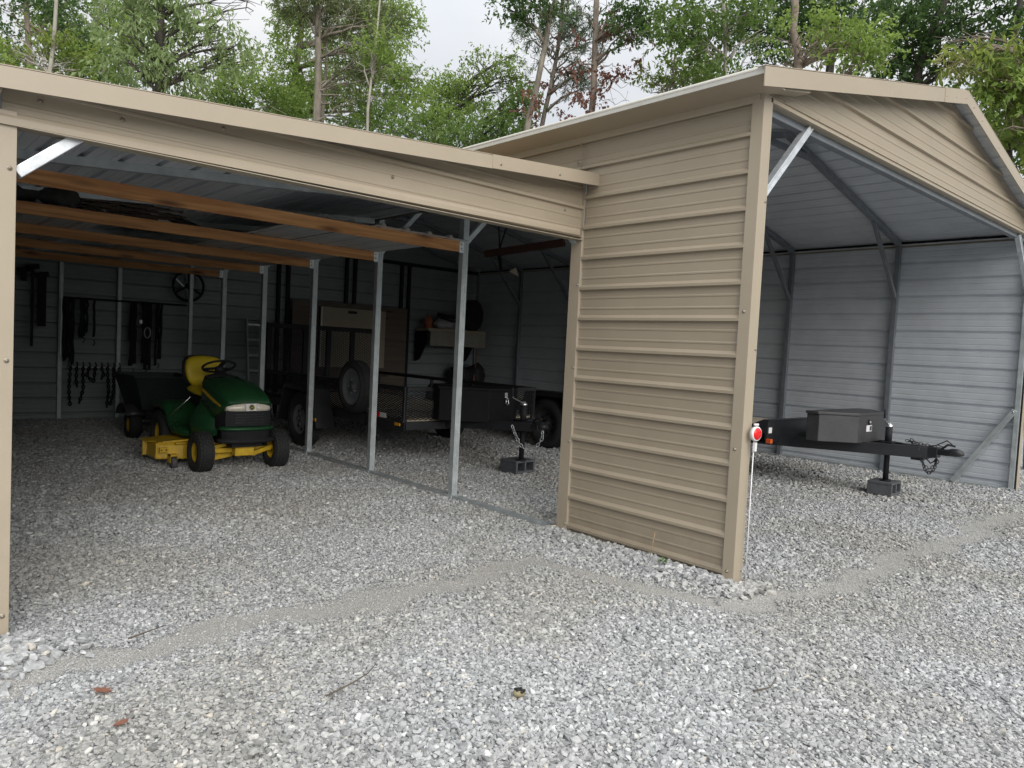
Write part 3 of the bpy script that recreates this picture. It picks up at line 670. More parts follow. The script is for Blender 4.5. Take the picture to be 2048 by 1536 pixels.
mb=MB(); mb.bb((UX-.02,3.905,.845),(UX+.02,3.918,.905)); mb.tube([(UX,3.895,.85),(UX+.022,3.895,.835),(UX+.03,3.893,.78),(UX+.01,3.892,.765),(UX-.012,3.893,.78),(UX-.004,3.895,.84)],.007,6); mb.build('hasp',[CHROME],tb)
jack(U,UX+.02,3.62,.157,.79,.60,True,-1); coupler(U,UX,3.28,.58)
mb=MB(); chain(mb,sag((UX-.20,3.56,.57),(UX+.06,3.34,.44),.20)+sag((UX+.06,3.34,.44),(UX+.08,3.36,.52),.0,3),.05,.0055); mb.build('safety_chain',[SILV],U)
for (x,y,z,lab,mt,d) in ((.455,4.56,.50,None,AMBER,(.012,.11,.035)),(.165,6.02,.41,None,AMBER,(.012,.14,.04)),):
    mb=MB(); mb.box((x,y,z),d); mb.build('marker_light',[mt],U,.004)
mb=MB(); mb.bb((.462,4.82,.545),(.468,4.95,.60)); mb.bb((.462,4.95,.545),(.468,5.09,.60),1); mb.build('reflector_tape',[LREF,RED],U)
mb=MB(); mb.bb((.464,4.44,.42),(.470,5.3,.53)); mb.build('frame_skirt',[BLACKM],U)
# ---- right: flatbed trailer
FX=4.42
FB=thing('flatbed_trailer','black flatbed trailer with charcoal tongue toolbox, wooden deck and coupler at the bright bay opening','trailer',(FX,3.5,0))
x0,x1,ya,yb=3.66,5.18,1.82,6.9
mb=MB()
for s in(-1,1): mb.bar((FX+s*.70,2.4,.50),(FX+s*.035,.34,.535),.05,.125)
mb.bb((FX-.065,.26,.49),(FX+.065,.62,.60))
for x in(x0,x1): mb.bb((x-.03,ya,.47),(x+.03,yb,.60))
for y in(ya+.3,3.2,4.2,5.2,6.2,yb): mb.bb((x0,y-.03,.47),(x1,y+.03,.58))
mb.bb((FX-.05,.40,.44),(FX+.05,.52,.49)); mb.build('chassis',[BLACK],FB,.006)
mb=MB(); mb.bb((x0-.03,ya-.03,.49),(x1+.03,ya+.03,.755)); mb.bb((x0-.03,ya-.045,.742),(x1+.03,ya-.03,.755)); mb.prism([(x0-.03,ya+.03,.755),(x0-.03,ya+.30,.63),(x0-.03,ya+.30,.49),(x0-.03,ya+.03,.49)],(.02,0,0)); mb.build('front_board',[BLACK],FB,.004)
mb=MB()
for k in range(9): mb.bb((x0+.04+k*.165,ya+.04,.60),(x0+.04+k*.165+.157,yb,.640))
mb.build('deck',[DECKW],FB)
for s in(-1,1):
    xw=FX+s*1.02; rimm=RIMD
    for yc in(5.08,):
        wheel(FB,(xw,yc,.36),.36,.21,.205,RIMD,s,'road',bolts=6,holes=8)
    fender(FB,min(xw-.13,xw+.13),max(xw-.13,xw+.13),5.08,.36,.47,BLACK)
    mb=MB(); mb.bb((xw-s*.13-.004,4.55,.58),(xw-s*.13+.004,5.61,.825)); mb.build('fender_plate',[BLACKM],FB)
    mb=MB(); mb.bar((xw,5.08,.36),(FX,5.08,.36),.07,.07); mb.build('axle',[BLACKM],FB)
mb=MB(); mb.bb((3.27,4.40,.18),(3.55,4.415,.50)); mb.build('mud_flap',[BLACKM],FB)
tb=vbox(FB,4.39,.95,.355,1.25,.66,1.39,.575,.905,BOXG)
mb=MB(); mb.cyl((4.30,.95,.80),(4.30,.938,.80),.028,16); mb.cyl((4.30,.938,.80),(4.30,.928,.80),.016,12,1); mb.build('lock',[BLACKM,CHROME],tb)
mb=MB(); mb.bb((4.235,.944,.695),(4.375,.948,.765)); mb.bb((4.318,.9425,.705),(4.365,.944,.757),1); mb.build('sticker',[WHITE,BOXG],tb)
jack(FB,FX+.01,.78,.157,.765,.60,True,-1); coupler(FB,FX,.08,.555)
mb=MB(); chain(mb,[V((FX-.08,.52,.66))]+sag((FX-.085,.44,.62),(FX+.0,.30,.40),.12)+sag((FX+.0,.30,.40),(FX+.07,.30,.50),.03,5),.045,.005)
chain(mb,sag((FX+.08,.46,.48),(FX+.02,.27,.46),.16),.045,.005); chain(mb,[V((FX-.02,.5,.618)),V((FX-.08,.55,.64)),V((FX+.02,.38,.61)),V((FX+.03,.3,.60))],.045,.005); mb.build('safety_chain',[BOXG],FB)
mb=MB(); mb.tube([(FX+.05,.30,.62),(FX+.03,.20,.68),(FX,.12,.63)],.006,6); mb.tube([(FX-.03,.40,.50),(FX+.02,.34,.42),(FX+.04,.28,.47)],.008,6); mb.build('brake_wire',[BLACKM],FB)
mb=MB(); mb.box((x0-.035,ya-.06,.515),(.05,.06,.05)); mb.build('marker_light',[ORANGE],FB,.004)
mb=MB(); mb.bb((x0-.01,ya-.034,.60),(x0+.06,ya-.031,.665)); mb.build('sticker',[WHITE],FB)
mb=MB(); mb.bb((x0-.035,ya+.34,.53),(x0-.03,ya+.37,.63)); mb.build('stake_pocket',[BOXG],FB)
# ---- concrete blocks under the jacks
def block(loc,rz,label):
    mb=MB(); L_,D_,H2=.31,.26,.145; t=.026
    for x in(-L_/2,-.015,L_/2-t): mb.bb((x,-D_/2,t),(x+t,D_/2,H2-t))
    mb.bb((-L_/2-.004,-D_/2,H2-t),(L_/2+.004,D_/2,H2)); mb.bb((-L_/2-.004,-D_/2,0),(L_/2+.004,D_/2,t))
    mb.bb((-L_/2+.03,.05,t),(L_/2-.03,.06,H2-t))
    o=mb.build('concrete_block',[CONC],None,.004); o.location=loc; o.rotation_euler=(0,0,rz)
    return tag(o,label,'concrete block','concrete blocks under the trailer jacks')
block((1.56,3.72,.012),R_(4),'dark concrete block under the utility trailer jack in the middle bay')
o=block((4.46,.80,.012),R_(3),'dark concrete block under the flatbed trailer jack on the right')
# ---- driveway marker
mb=MB(); mb.cyl((.055,-.065,0),(.055,-.062,.94),.0036,8); mk=tag(mb.build('reflector_stake',[WHITE],None,loc=(.055,-.065,0)),'white stake with round red reflector leaning on the tan corner post','reflector stake')
mb=MB(); c=V((.055,-.07,.965)); ax=V((-.12,-.99,0)).normalized()
mb.lathe(c,ax,[(-.012,.001),(-.012,.044),(.008,.047),(.013,.043),(.013,.001)],32); mb.bar(c+V((0,0,-.055)),c+V((0,0,-.11)),.022,.016); mb.bar(c+V((-.012,.008,.058)),c+V((.012,-.008,.058)),.012,.012); mb.build('reflector_housing',[WHITE],mk)
mb=MB(); mb.lathe(c,ax,[(.0132,.038),(.017,.036),(.0185,.001)],32); mb.build('reflector',[RED],mk)
# ================================================================== ALONG THE BACK WALL
YB=LEN-.07
# ladder
LD=thing('ladder','aluminium ladder leaning on the back wall beside the trailer gate','ladder',(1.2,10.1,0))
for s in(-1,1):
    mb=MB(); mb.bar((1.17+s*.21,9.95,.0),(1.17+s*.12,10.42,1.72),.03,.065,0,(0,1,0)); mb.build('rail',[ALU],LD,.004)
mb=MB()
for k in range(1,7):
    f=k/6.4; mb.bar((1.17-.21+.09*f,9.95+.47*f,1.72*f),(1.17+.21-.09*f,9.95+.47*f,1.72*f),.04,.028,0)
mb.build('rung',[ALU],LD)
# leaning boards
mb=MB(); mb.bar((1.86,10.33,1.07),(4.36,10.33,1.07),.035,2.11,0,(0,0,1)); tag(mb.build('leaning_board',[PLY],None,loc=(3.1,10.33,0)),'large brown board leaning on the back wall behind the trailer gate','board')
FT=thing('folding_table','beige folded table standing on edge behind the trailer gate','table',(2.95,10.22,0))
mb=MB(); mb.bb((2.37,10.20,.90),(3.78,10.25,2.03)); mb.bb((2.37,10.19,.90),(2.40,10.2,2.03),1); mb.build('tabletop',[BEIGE,WHITE],FT,.008)
mb=MB(); mb.bb((2.94,10.185,1.935),(3.12,10.2,1.985)); mb.build('handle',[BLACKM],FT,.004)
mb=MB(); mb.bb((2.5,10.21,0),(2.54,10.24,.9)); mb.bb((3.6,10.21,0),(3.64,10.24,.9)); mb.build('leg',[BLACKM],FT)
# shelf
SH=thing('wall_shelf','grey wooden wall shelf on dark brackets in the far dark corner','shelf',(5.3,10.3,1.5))
mb=MB(); mb.bb((4.68,9.98,1.70),(6.2,10.44,1.76)); mb.build('board',[BEIGE],SH,.004)
mb=MB(); mb.bb((4.72,9.96,1.40),(6.2,10.0,1.698)); mb.build('front_rail',[mat('shelf_grey',(.30,.29,.25),.7,0,.2,4)],SH,.004)
for x in(4.66,5.9):
    mb=MB(); mb.prism([(x,10.44,1.06),(x,10.44,1.68),(x,9.99,1.68),(x,9.99,1.52),(x,10.3,1.1)],(.05,0,0)); mb.build('bracket',[BLACKM],SH)
mb=MB(); mb.lathe((4.82,10.2,1.76),(0,0,1),[(0,.001),(0,.085),(.16,.09),(.22,.05),(.25,.03),(.28,.03),(.28,.001)],16); tag(mb.build('fuel_jug',[JUG],None,loc=(4.82,10.2,1.76)),'orange plastic jug at the end of the wall shelf','jug')
mb=MB(); lump(mb,(5.22,10.2,1.86),.22,(1.35,.75,.5),3,0,20,12); tag(mb.build('white_bag',[BAG],None,loc=(5.22,10.2,1.76)),'white bag lying on the wall shelf beside the orange jug','bag')
mb=MB(); mb.tube([(4.98,9.98,1.99),(5.1,9.98,1.965),(5.25,9.97,1.93),(5.45,9.97,1.93),(5.6,9.98,1.95)],.02,8); mb.tube([(4.95,10.05,2.06),(5.2,10.05,2.03),(5.6,10.05,2.04)],.04,8); tag(mb.build('black_hose',[DARKS],None,loc=(5.2,10.0,1.93)),'black hose lying over the white bag on the shelf','hose')
mb=MB(); mb.lathe((5.98,10.2,2.10),(.35,-1,0),[(-.12,.001),(-.12,.26),(-.08,.34),(.08,.34),(.12,.28),(.10,.2),(.05,.12),(.05,.001)],32); tag(mb.build('stored_tyre',[RUB],None,loc=(5.98,10.2,1.76)),'large black round tyre standing on the wall shelf','tyre')
for k,(x,y,r) in enumerate(((5.62,10.1,.22),(6.02,10.05,.24))):
    mb=MB(); lump(mb,(x,y,.78),r,(1,.9,1.1),k+5); mb.cyl((x,y,0),(x,y,.65),.2,16); tag(mb.build('refuse_bin',[DIRTYB],None,loc=(x,y,0)),('round black bin under the wall shelf, nearer the white back wall','round black bin under the wall shelf, in the far corner')[k],'bin','bins under the wall shelf')
for k,(xa,xb) in enumerate(((5.42,5.36),(5.98,5.74))):
    t=thing('long_handled_tool',('upright wooden handled tool under the shelf','slanted reddish handled tool leaning beside the round bin')[k],'tool',(xb,9.85,0))
    mb=MB(); mb.cyl((xb,9.80,.05),(xa,9.97,1.38),.015,8); mb.build('handle',[HANDLE],t)
    mb=MB(); mb.prism([(xb-.1,9.79,.0),(xb+.1,9.79,.0),(xb+.09,9.79,.26),(xb,9.79,.32),(xb-.09,9.79,.26)],(0,.012,0)); mb.build('blade',[BLACKM],t)
# steering wheel like ring hung on the wall
HW=thing('spoked_ring','black three-spoked wheel ring hung high on the back wall stud','wheel',(.03,10.36,2.19))
mb=MB(); c=V((.03,10.36,2.19)); mb.tube([c+V((.245*math.cos(2*math.pi*j/32),0,.245*math.sin(2*math.pi*j/32))) for j in range(32)],.022,8,0,True,True)
mb.build('rim',[BLACKM],HW)
mb=MB(); mb.cyl(c+V((0,.02,0)),c+V((0,-.03,0)),.05,16)
for a in(90,210,330): mb.bar(c,c+V((.235*math.cos(R_(a)),0,.235*math.sin(R_(a)))),.035,.02,0,(0,1,0))
mb.build('spoke',[BLACKM],HW)
mb=MB(); mb.bar((-.20,10.40,2.33),(.02,10.40,2.12),.02,.06,0,(0,1,0)); mb.bar((.0,10.41,2.38),(.02,10.41,1.95),.02,.10,0,(0,1,0)); tag(mb.build('wall_bracket',[BRACE],None,loc=(.0,10.4,2.2)),'bright metal bracket behind the hanging black wheel','bracket')
# tool rails and hanging gear
def rail(a,b,r,mt,label): mb=MB(); mb.cyl(a,b,r,8); return tag(mb.build('hanging_rail',[mt],None,loc=a),label,'rail','hanging rails on the back wall')
rail((-1.77,YB-.03,.80),(-.97,YB-.03,.795),.013,WHITE,'bright low rail across the studs holding chains and binders')
rail((-1.76,YB-.03,1.855),(.03,YB-.03,1.865),.014,BLACKM,'dark high rail across the studs holding straps')
mb=MB(); mb.bb((-1.80,YB-.06,1.0),(-1.792,YB-.05,2.2)); tag(mb.build('level_rule',[BRACE],None,loc=(-1.8,YB,1.0)),'thin bright straight edge hung along the stud','straight edge')
def strap(x,z0,z1,w,mt,label,cat='strap',grp='straps hung from the high rail',n=3,hook=True):
    rs=random.Random(int(x*1000)); mb=MB()
    for k in range(n):
        xx=x+(k-(n-1)/2)*w/n; zb=z0+rs.uniform(0,.12)
        pts=[(xx+rs.uniform(-.01,.01),YB-.06-rs.uniform(0,.03),z1-(z1-zb)*j/6) for j in range(7)]
        mb.tube(pts,w/n*.62,6)
    if hook: mb.tube([(x,YB-.07,z0+.05),(x+.02,YB-.08,z0-.0),(x-.01,YB-.08,z0-.04)],.008,5)
    tag(mb.build('hanging_strap',[mt],None,loc=(x,YB-.05,z1)),label,cat,grp)
strap(-1.70,.84,1.86,.15,DARKS,'thick dark strap bundle at the left end of the high rail',n=5)
strap(-1.50,1.22,1.85,.11,DARKS,'short dark strap bunch beside the thick left bundle',n=4)
strap(-1.36,1.18,1.85,.03,DARKS,'single thin cord with a hook on the high rail',n=1)
strap(-.80,.76,1.86,.10,DARKS,'dark strap pair just past the middle stud',n=2)
strap(-.60,.78,1.86,.14,DARKS,'wide dark strap bunch with bright buckle below the high rail',n=4)
strap(-.42,.85,1.86,.10,DARKS,'dark strap bunch nearest the hanging wheel',n=3)
mb=MB(); mb.tube([(-.60+.045*math.cos(a),YB-.11,1.38+.085*math.sin(a)) for a in [2*math.pi*j/12 for j in range(12)]],.010,6,0,True,True); mb.bb((-.72,YB-.11,1.52),(-.68,YB-.10,1.58)); tag(mb.build('buckle',[SILV],None,loc=(-.6,YB-.1,1.38)),'bright ring buckle hanging among the dark straps','buckle')
rs=random.Random(3)
for k in range(9):
    x=-1.66+.085*k; ln=(.58,.30,.55,.20,.22,.18,.62,.58,.25)[k]
    mb=MB(); mb.tube([(x,YB-.04,.88),(x+.01,YB-.06,.84),(x,YB-.06,.78)],.010,6); chain(mb,[V((x,YB-.05,.80)),V((x+rs.uniform(-.03,.03),YB-.06,.80-ln*.6)),V((x+rs.uniform(-.05,.05),YB-.06,.80-ln))],.06,.010)
    tag(mb.build('hanging_chain',[BLACKM],None,loc=(x,YB-.04,.8)),'dark chain with hook hanging from the bright low rail','chain','chains on the low rail')
for k,(x,z0,z1,w,lab) in enumerate(((-2.17,1.10,2.25,.035,'long thin dark tool hung left of the straight edge'),(-2.05,1.40,2.15,.11,'flat dark bar hung between the thin tool and the straight edge'),(-2.28,2.05,2.2,.08,'dark tool head hung in the far left corner of the back wall'))):
    mb=MB(); mb.bar((x,YB-.06,z0),(x,YB-.06,z1),.025,w,0,(1,0,0)); mb.bar((x-.09,YB-.07,z1),(x+.08,YB-.07,z1+.03),.03,.07); tag(mb.build('hanging_tool',[BLACKM],None,loc=(x,YB,z1)),lab,'tool','tools hung on the back wall')
# overhead reddish rack beam in the garage
OB=thing('hoist_beam','reddish brown wooden beam hung under the garage roof with dark wire hangers','beam',(3.3,6.3,2.95))
mb=MB(); mb.bar((3.55,6.9,2.94),(4.05,5.6,3.10),.09,.11); mb.build('beam',[RBEAM],OB,.004)
mb=MB()
for dx in(-.12,.12): mb.cyl((3.66+dx,6.6,3.55),(3.64,6.65,3.02),.012,6)
mb.bar((3.64,6.65,2.92),(3.70,6.65,2.66),.05,.03); mb.build('hanger',[BLACKM],OB)
mb=MB(); mb.prism([(3.74,6.5,2.66),(3.95,6.5,2.60),(3.88,6.5,2.74)],(0,.02,0)); mb.build('end_plate',[BEIGE],OB)
#@@PART3
# ================================================================== GROUND
def ground_material():
    m,nt,b=nodes('gravel_ground'); tc=N(nt,'ShaderNodeTexCoord'); ob=tc.outputs['Object']
    vo=N(nt,'ShaderNodeTexVoronoi'); vo.inputs['Scale'].default_value=62; L(nt,ob,vo.inputs['Vector'])
    sep=N(nt,'ShaderNodeSeparateColor'); L(nt,vo.outputs['Color'],sep.inputs[0])
    cr=N(nt,'ShaderNodeValToRGB'); e=cr.color_ramp.elements; e[0].position=0;e[0].color=(.13,.135,.14,1); e[1].position=1;e[1].color=(.60,.60,.60,1)
    k=e.new(.5);k.color=(.36,.365,.37,1); L(nt,sep.outputs[0],cr.inputs[0])
    # fine grit of the drip line
    n1=N(nt,'ShaderNodeTexNoise'); n1.inputs['Scale'].default_value=170; n1.inputs['Detail'].default_value=4; L(nt,ob,n1.inputs['Vector'])
    cg=N(nt,'ShaderNodeValToRGB'); e=cg.color_ramp.elements; e[0].position=.32;e[0].color=(.20,.195,.18,1); e[1].position=.68;e[1].color=(.56,.545,.51,1); L(nt,n1.outputs['Fac'],cg.inputs[0])
    at_=N(nt,'ShaderNodeAttribute'); at_.attribute_name='grit'
    n2=N(nt,'ShaderNodeTexNoise'); n2.inputs['Scale'].default_value=14; n2.inputs['Detail'].default_value=9; n2.inputs['Roughness'].default_value=.75; L(nt,ob,n2.inputs['Vector'])
    ad=N(nt,'ShaderNodeMath',operation='MULTIPLY_ADD'); L(nt,n2.outputs['Fac'],ad.inputs[0]); ad.inputs[1].default_value=1.3; ad.inputs[2].default_value=-.65
    ad2=N(nt,'ShaderNodeMath',operation='ADD'); L(nt,at_.outputs['Fac'],ad2.inputs[0]); L(nt,ad.outputs[0],ad2.inputs[1])
    mr=N(nt,'ShaderNodeMapRange'); mr.inputs[1].default_value=.35; mr.inputs[2].default_value=.62; L(nt,ad2.outputs[0],mr.inputs[0])
    mx=N(nt,'ShaderNodeMix',data_type='RGBA'); L(nt,mr.outputs[0],mx.inputs[0]); L(nt,cr.outputs[0],mx.inputs[6]); L(nt,cg.outputs[0],mx.inputs[7])
    # forest floor far out
    at2=N(nt,'ShaderNodeAttribute'); at2.attribute_name='floor'
    n3=N(nt,'ShaderNodeTexNoise'); n3.inputs['Scale'].default_value=2.5; n3.inputs['Detail'].default_value=8; L(nt,ob,n3.inputs['Vector'])
    cf=N(nt,'ShaderNodeValToRGB'); e=cf.color_ramp.elements; e[0].position=.35;e[0].color=(.05,.04,.022,1); e[1].position=.65;e[1].color=(.06,.085,.025,1); L(nt,n3.outputs['Fac'],cf.inputs[0])
    mx2=N(nt,'ShaderNodeMix',data_type='RGBA'); L(nt,at2.outputs['Fac'],mx2.inputs[0]); L(nt,mx.outputs[2],mx2.inputs[6]); L(nt,cf.outputs[0],mx2.inputs[7])
    L(nt,mx2.outputs[2],b.inputs['Base Color']); b.inputs['Roughness'].default_value=.95; b.inputs['Specular IOR Level'].default_value=.2
    bp=N(nt,'ShaderNodeBump'); bp.inputs['Strength'].default_value=.9; bp.inputs['Distance'].default_value=.012
    gm=N(nt,'ShaderNodeMapRange'); gm.inputs[3].default_value=-1.2; gm.inputs[4].default_value=0; L(nt,mr.outputs[0],gm.inputs[0]); mb_=N(nt,'ShaderNodeMath',operation='MULTIPLY_ADD'); L(nt,vo.outputs['Distance'],mb_.inputs[0]); L(nt,gm.outputs[0],mb_.inputs[1]); L(nt,n1.outputs['Fac'],mb_.inputs[2])
    L(nt,mb_.outputs[0],bp.inputs['Height']); L(nt,bp.outputs[0],b.inputs['Normal'])
    return m
DRIP=[((-6.5,1.0),(-.72,1.03),.125),((-.72,1.03),(-.52,.2),.075),((-.52,.2),(-.32,-.30),.075),((-.32,-.30),(.7,-.39),.095),((.7,-.39),(9.5,-.52),.115)]
def seg_d(x,y,a,b):
    ax,ay=a;bx,by=b;dx,dy=bx-ax,by-ay; t=np.clip(((x-ax)*dx+(y-ay)*dy)/(dx*dx+dy*dy),0,1); return np.hypot(x-ax-t*dx,y-ay-t*dy)
def wob(x,y): return .02*np.sin(x*29+y*17)+.018*np.sin(x*41-y*37)+.05*np.sin(x*3.1+1.2*np.sin(y*2.7))+.04*np.sin(x*7.3+y*5.1)+.03*np.sin(x*13.7-y*11.0)
def grit(x,y):
    g=np.zeros_like(x); yy=y+wob(x,y)
    for a,b,w in DRIP: g=np.maximum(g,np.clip(1.25-seg_d(x,yy,a,b)/w*.75,0,1))
    return g
def hgt(x,y):
    h=.012*np.sin(x*.9+.5)*np.sin(y*1.1)+.008*np.sin(x*2.3+y*1.7)
    h=h*np.clip((1.0-y)/.8,0,1)                      # flat under the roofs
    h=h-.006*np.clip(grit(x,y),0,1)
    d=np.hypot((x+.06)/.22,np.maximum(0,np.abs(y-.72)-.72)/.3); h=h+.018*np.exp(-d*d*1.2)*(x<0.02)
    d=np.hypot(x+3.72,(y-1.22))/.26; h=h+.05*np.exp(-d*d)
    return h
def axis(lo,hi,fine_lo,fine_hi,st):
    a=list(np.arange(fine_lo,fine_hi+1e-6,st)); s=st; v=fine_hi
    while v<hi: s*=1.35; v+=s; a.append(min(v,hi))
    s=st; v=fine_lo
    while v>lo: s*=1.35; v-=s; a.insert(0,max(v,lo))
    return np.array(a)
xs=axis(-250,250,-7,9,.06); ysg=axis(-250,250,-3.5,4,.06)
X,Y=np.meshgrid(xs,ysg,indexing='ij'); Z=hgt(X,Y)
out=np.clip((np.hypot(X-1,Y-3)-15)/3,0,1)
nx,ny=X.shape; verts=np.stack([X,Y,Z],-1).reshape(-1,3)
idx=np.arange(nx*ny).reshape(nx,ny); faces=np.stack([idx[:-1,:-1],idx[1:,:-1],idx[1:,1:],idx[:-1,1:]],-1).reshape(-1,4)
def npmesh(name,verts,faces,fm=None,smooth=False):
    me=bpy.data.meshes.new(name); k=faces.shape[1]
    me.vertices.add(len(verts)); me.vertices.foreach_set('co',verts.astype(np.float32).ravel())
    me.loops.add(faces.size); me.loops.foreach_set('vertex_index',faces.astype(np.int32).ravel())
    me.polygons.add(len(faces)); me.polygons.foreach_set('loop_start',np.arange(0,faces.size,k,dtype=np.int32))
    if fm is not None: me.polygons.foreach_set('material_index',fm.astype(np.int32))
    me.polygons.foreach_set('use_smooth',np.full(len(faces),smooth))
    me.update(calc_edges=True); return me
me=npmesh('ground',verts,faces,smooth=True)
for nm,arr in(('grit',grit(X,Y)),('floor',out)):
    a=me.attributes.new(nm,'FLOAT','POINT'); a.data.foreach_set('value',arr.astype(np.float32).ravel())
me.materials.append(ground_material()); go=bpy.data.objects.new('ground',me); COL.objects.link(go); go['kind']='structure'
# ------------------------------------------------------------------ loose stones
def stone_material():
    m,nt,b=nodes('crushed_stone'); oi=N(nt,'ShaderNodeObjectInfo'); cr=N(nt,'ShaderNodeValToRGB'); e=cr.color_ramp.elements
    e[0].position=0;e[0].color=(.21,.212,.212,1); e[1].position=1;e[1].color=(.56,.555,.545,1)
    for p,c in((.2,(.30,.302,.300)),(.6,(.375,.376,.370)),(.94,(.46,.458,.45)),(.955,(.50,.46,.39)),(.967,(.56,.56,.55))): k=e.new(p);k.color=(*c,1)
    L(nt,oi.outputs['Random'],cr.inputs[0])
    ge=N(nt,'ShaderNodeNewGeometry')
    n=N(nt,'ShaderNodeTexNoise'); n.inputs['Scale'].default_value=55; n.inputs['Detail'].default_value=5; L(nt,ge.outputs['Position'],n.inputs['Vector'])
    n0=N(nt,'ShaderNodeTexNoise'); n0.inputs['Scale'].default_value=.75; n0.inputs['Detail'].default_value=3; L(nt,ge.outputs['Position'],n0.inputs['Vector'])
    mr=N(nt,'ShaderNodeMapRange'); mr.inputs[1].default_value=.3;mr.inputs[2].default_value=.7;mr.inputs[3].default_value=.72;mr.inputs[4].default_value=1.18; L(nt,n.outputs['Fac'],mr.inputs[0])
    mx=N(nt,'ShaderNodeMix',data_type='RGBA',blend_type='MULTIPLY'); mx.inputs[0].default_value=1; L(nt,cr.outputs[0],mx.inputs[6]); L(nt,mr.outputs[0],mx.inputs[7])
    # worn dusty patches outdoors
    cz=N(nt,'ShaderNodeValToRGB'); e=cz.color_ramp.elements; e[0].position=.42;e[0].color=(1.05,1.07,1.09,1); e[1].position=.62;e[1].color=(.93,.915,.875,1); L(nt,n0.outputs['Fac'],cz.inputs[0])
    m2=N(nt,'ShaderNodeMix',data_type='RGBA',blend_type='MULTIPLY'); m2.inputs[0].default_value=1; L(nt,mx.outputs[2],m2.inputs[6]); L(nt,cz.outputs[0],m2.inputs[7])
    L(nt,m2.outputs[2],b.inputs['Base Color']); b.inputs['Roughness'].default_value=.85; b.inputs['Specular IOR Level'].default_value=.3
    return m
STONE=stone_material()
def lf(x,y): return (np.sin(x*1.3+2*np.sin(y*.9))+np.sin(y*1.7-x*.6+1)+np.sin(x*3.1+y*2.3))/3
def stone_points():
    P=[];S=[]
    cx,cy=CAM.x,CAM.y
    for d0,d1,sp,sz in((0,3.6,.0150,.0093),(3.6,5.6,.0166,.0100),(5.6,8.6,.0205,.0117),(8.6,14.5,.029,.0155)):
        gx=np.arange(-6.2,9.2,sp); gy=np.arange(-4.2,10.4,sp); x,y=np.meshgrid(gx,gy); x=x.ravel();y=y.ravel()
        d=np.hypot(x-cx,y-cy); a=np.arctan2(x-cx,y-cy); keep=(d>=d0)&(d<d1)&(d>1.6)&(a>R_(-14))&(a<R_(96)); x=x[keep];y=y[keep]
        x=x+RNG.uniform(-.6,.6,len(x))*sp; y=y+RNG.uniform(-.6,.6,len(y))*sp
        g=grit(x,y); k=RNG.uniform(0,1,len(x))>np.clip((g-.30)*1.0,0,.66); x=x[k];y=y[k];g=g[k]
        s=sz*RNG.lognormal(0,.24,len(x))*np.clip(1.12-g*.85,.27,1.1)*(1+.24*lf(x,y)); inner=(y>1.25)|((x>0)&(y>-.2)); s=np.where(inner,s*.95,s)
        P.append(np.stack([x,y,hgt(x,y)+s*RNG.uniform(-.25,.5,len(x))],-1)); S.append(s)
    # bigger stones banked against the siding and the left post
    n=1300; x=-.005-np.abs(RNG.normal(0,.13,n)); y=RNG.uniform(-.18,1.62,n); x=np.clip(x,-.42,-.03); s=RNG.uniform(.012,.028,n)
    P.append(np.stack([x,y,hgt(x,y)+s*RNG.uniform(.1,.8,n)],-1)); S.append(s)
    n=120; x=RNG.normal(.03,.10,n); y=-.06-np.abs(RNG.normal(0,.07,n)); s=RNG.uniform(.016,.032,n); P.append(np.stack([x,y,hgt(x,y)+s*.4],-1)); S.append(s)
    n=420; x=RNG.normal(-3.70,.14,n); y=np.minimum(RNG.normal(1.20,.12,n),1.41); s=RNG.uniform(.011,.027,n); P.append(np.stack([x,y,hgt(x,y)+s*RNG.uniform(.0,.6,n)],-1)); S.append(s)
    n=60000; x=RNG.uniform(-4.2,6.5,n); y=RNG.uniform(-1.0,1.45,n); g=grit(x,y); k=(g>.22)&(np.hypot(x-cx,y-cy)<9.5); x=x[k];y=y[k]; s=RNG.uniform(.0022,.0058,len(x))
    P.append(np.stack([x,y,hgt(x,y)+s*.2],-1)); S.append(s)
    return np.concatenate(P),np.concatenate(S)
P,S=stone_points(); n=len(P)
me=bpy.data.meshes.new('gravel'); me.vertices.add(n); me.vertices.foreach_set('co',P.astype(np.float32).ravel())
sc=np.stack([S*RNG.uniform(.85,1.45,n),S*RNG.uniform(.65,1.05,n),S*RNG.uniform(.42,.8,n)],-1)
ro=np.stack([RNG.normal(0,.32,n),RNG.normal(0,.32,n),RNG.uniform(0,6.28,n)],-1)
for nm,arr in(('scl',sc),('rot',ro)):
    a=me.attributes.new(nm,'FLOAT_VECTOR','POINT'); a.data.foreach_set('vector',arr.astype(np.float32).ravel())
a=me.attributes.new('var','INT','POINT'); a.data.foreach_set('value',RNG.integers(0,10,n).astype(np.int32))
me.materials.append(STONE); me.update()
gv=bpy.data.objects.new('gravel',me); COL.objects.link(gv); gv['kind']='stuff'; gv['label']='loose grey crushed stone gravel covering the yard and the bays'; gv['category']='gravel'
ng=bpy.data.node_groups.new('stones','GeometryNodeTree'); ng.interface.new_socket('Geometry',in_out='INPUT',socket_type='NodeSocketGeometry'); ng.interface.new_socket('Geometry',in_out='OUTPUT',socket_type='NodeSocketGeometry')
gi=ng.nodes.new('NodeGroupInput'); gout=ng.nodes.new('NodeGroupOutput'); jn=ng.nodes.new('GeometryNodeJoinGeometry')
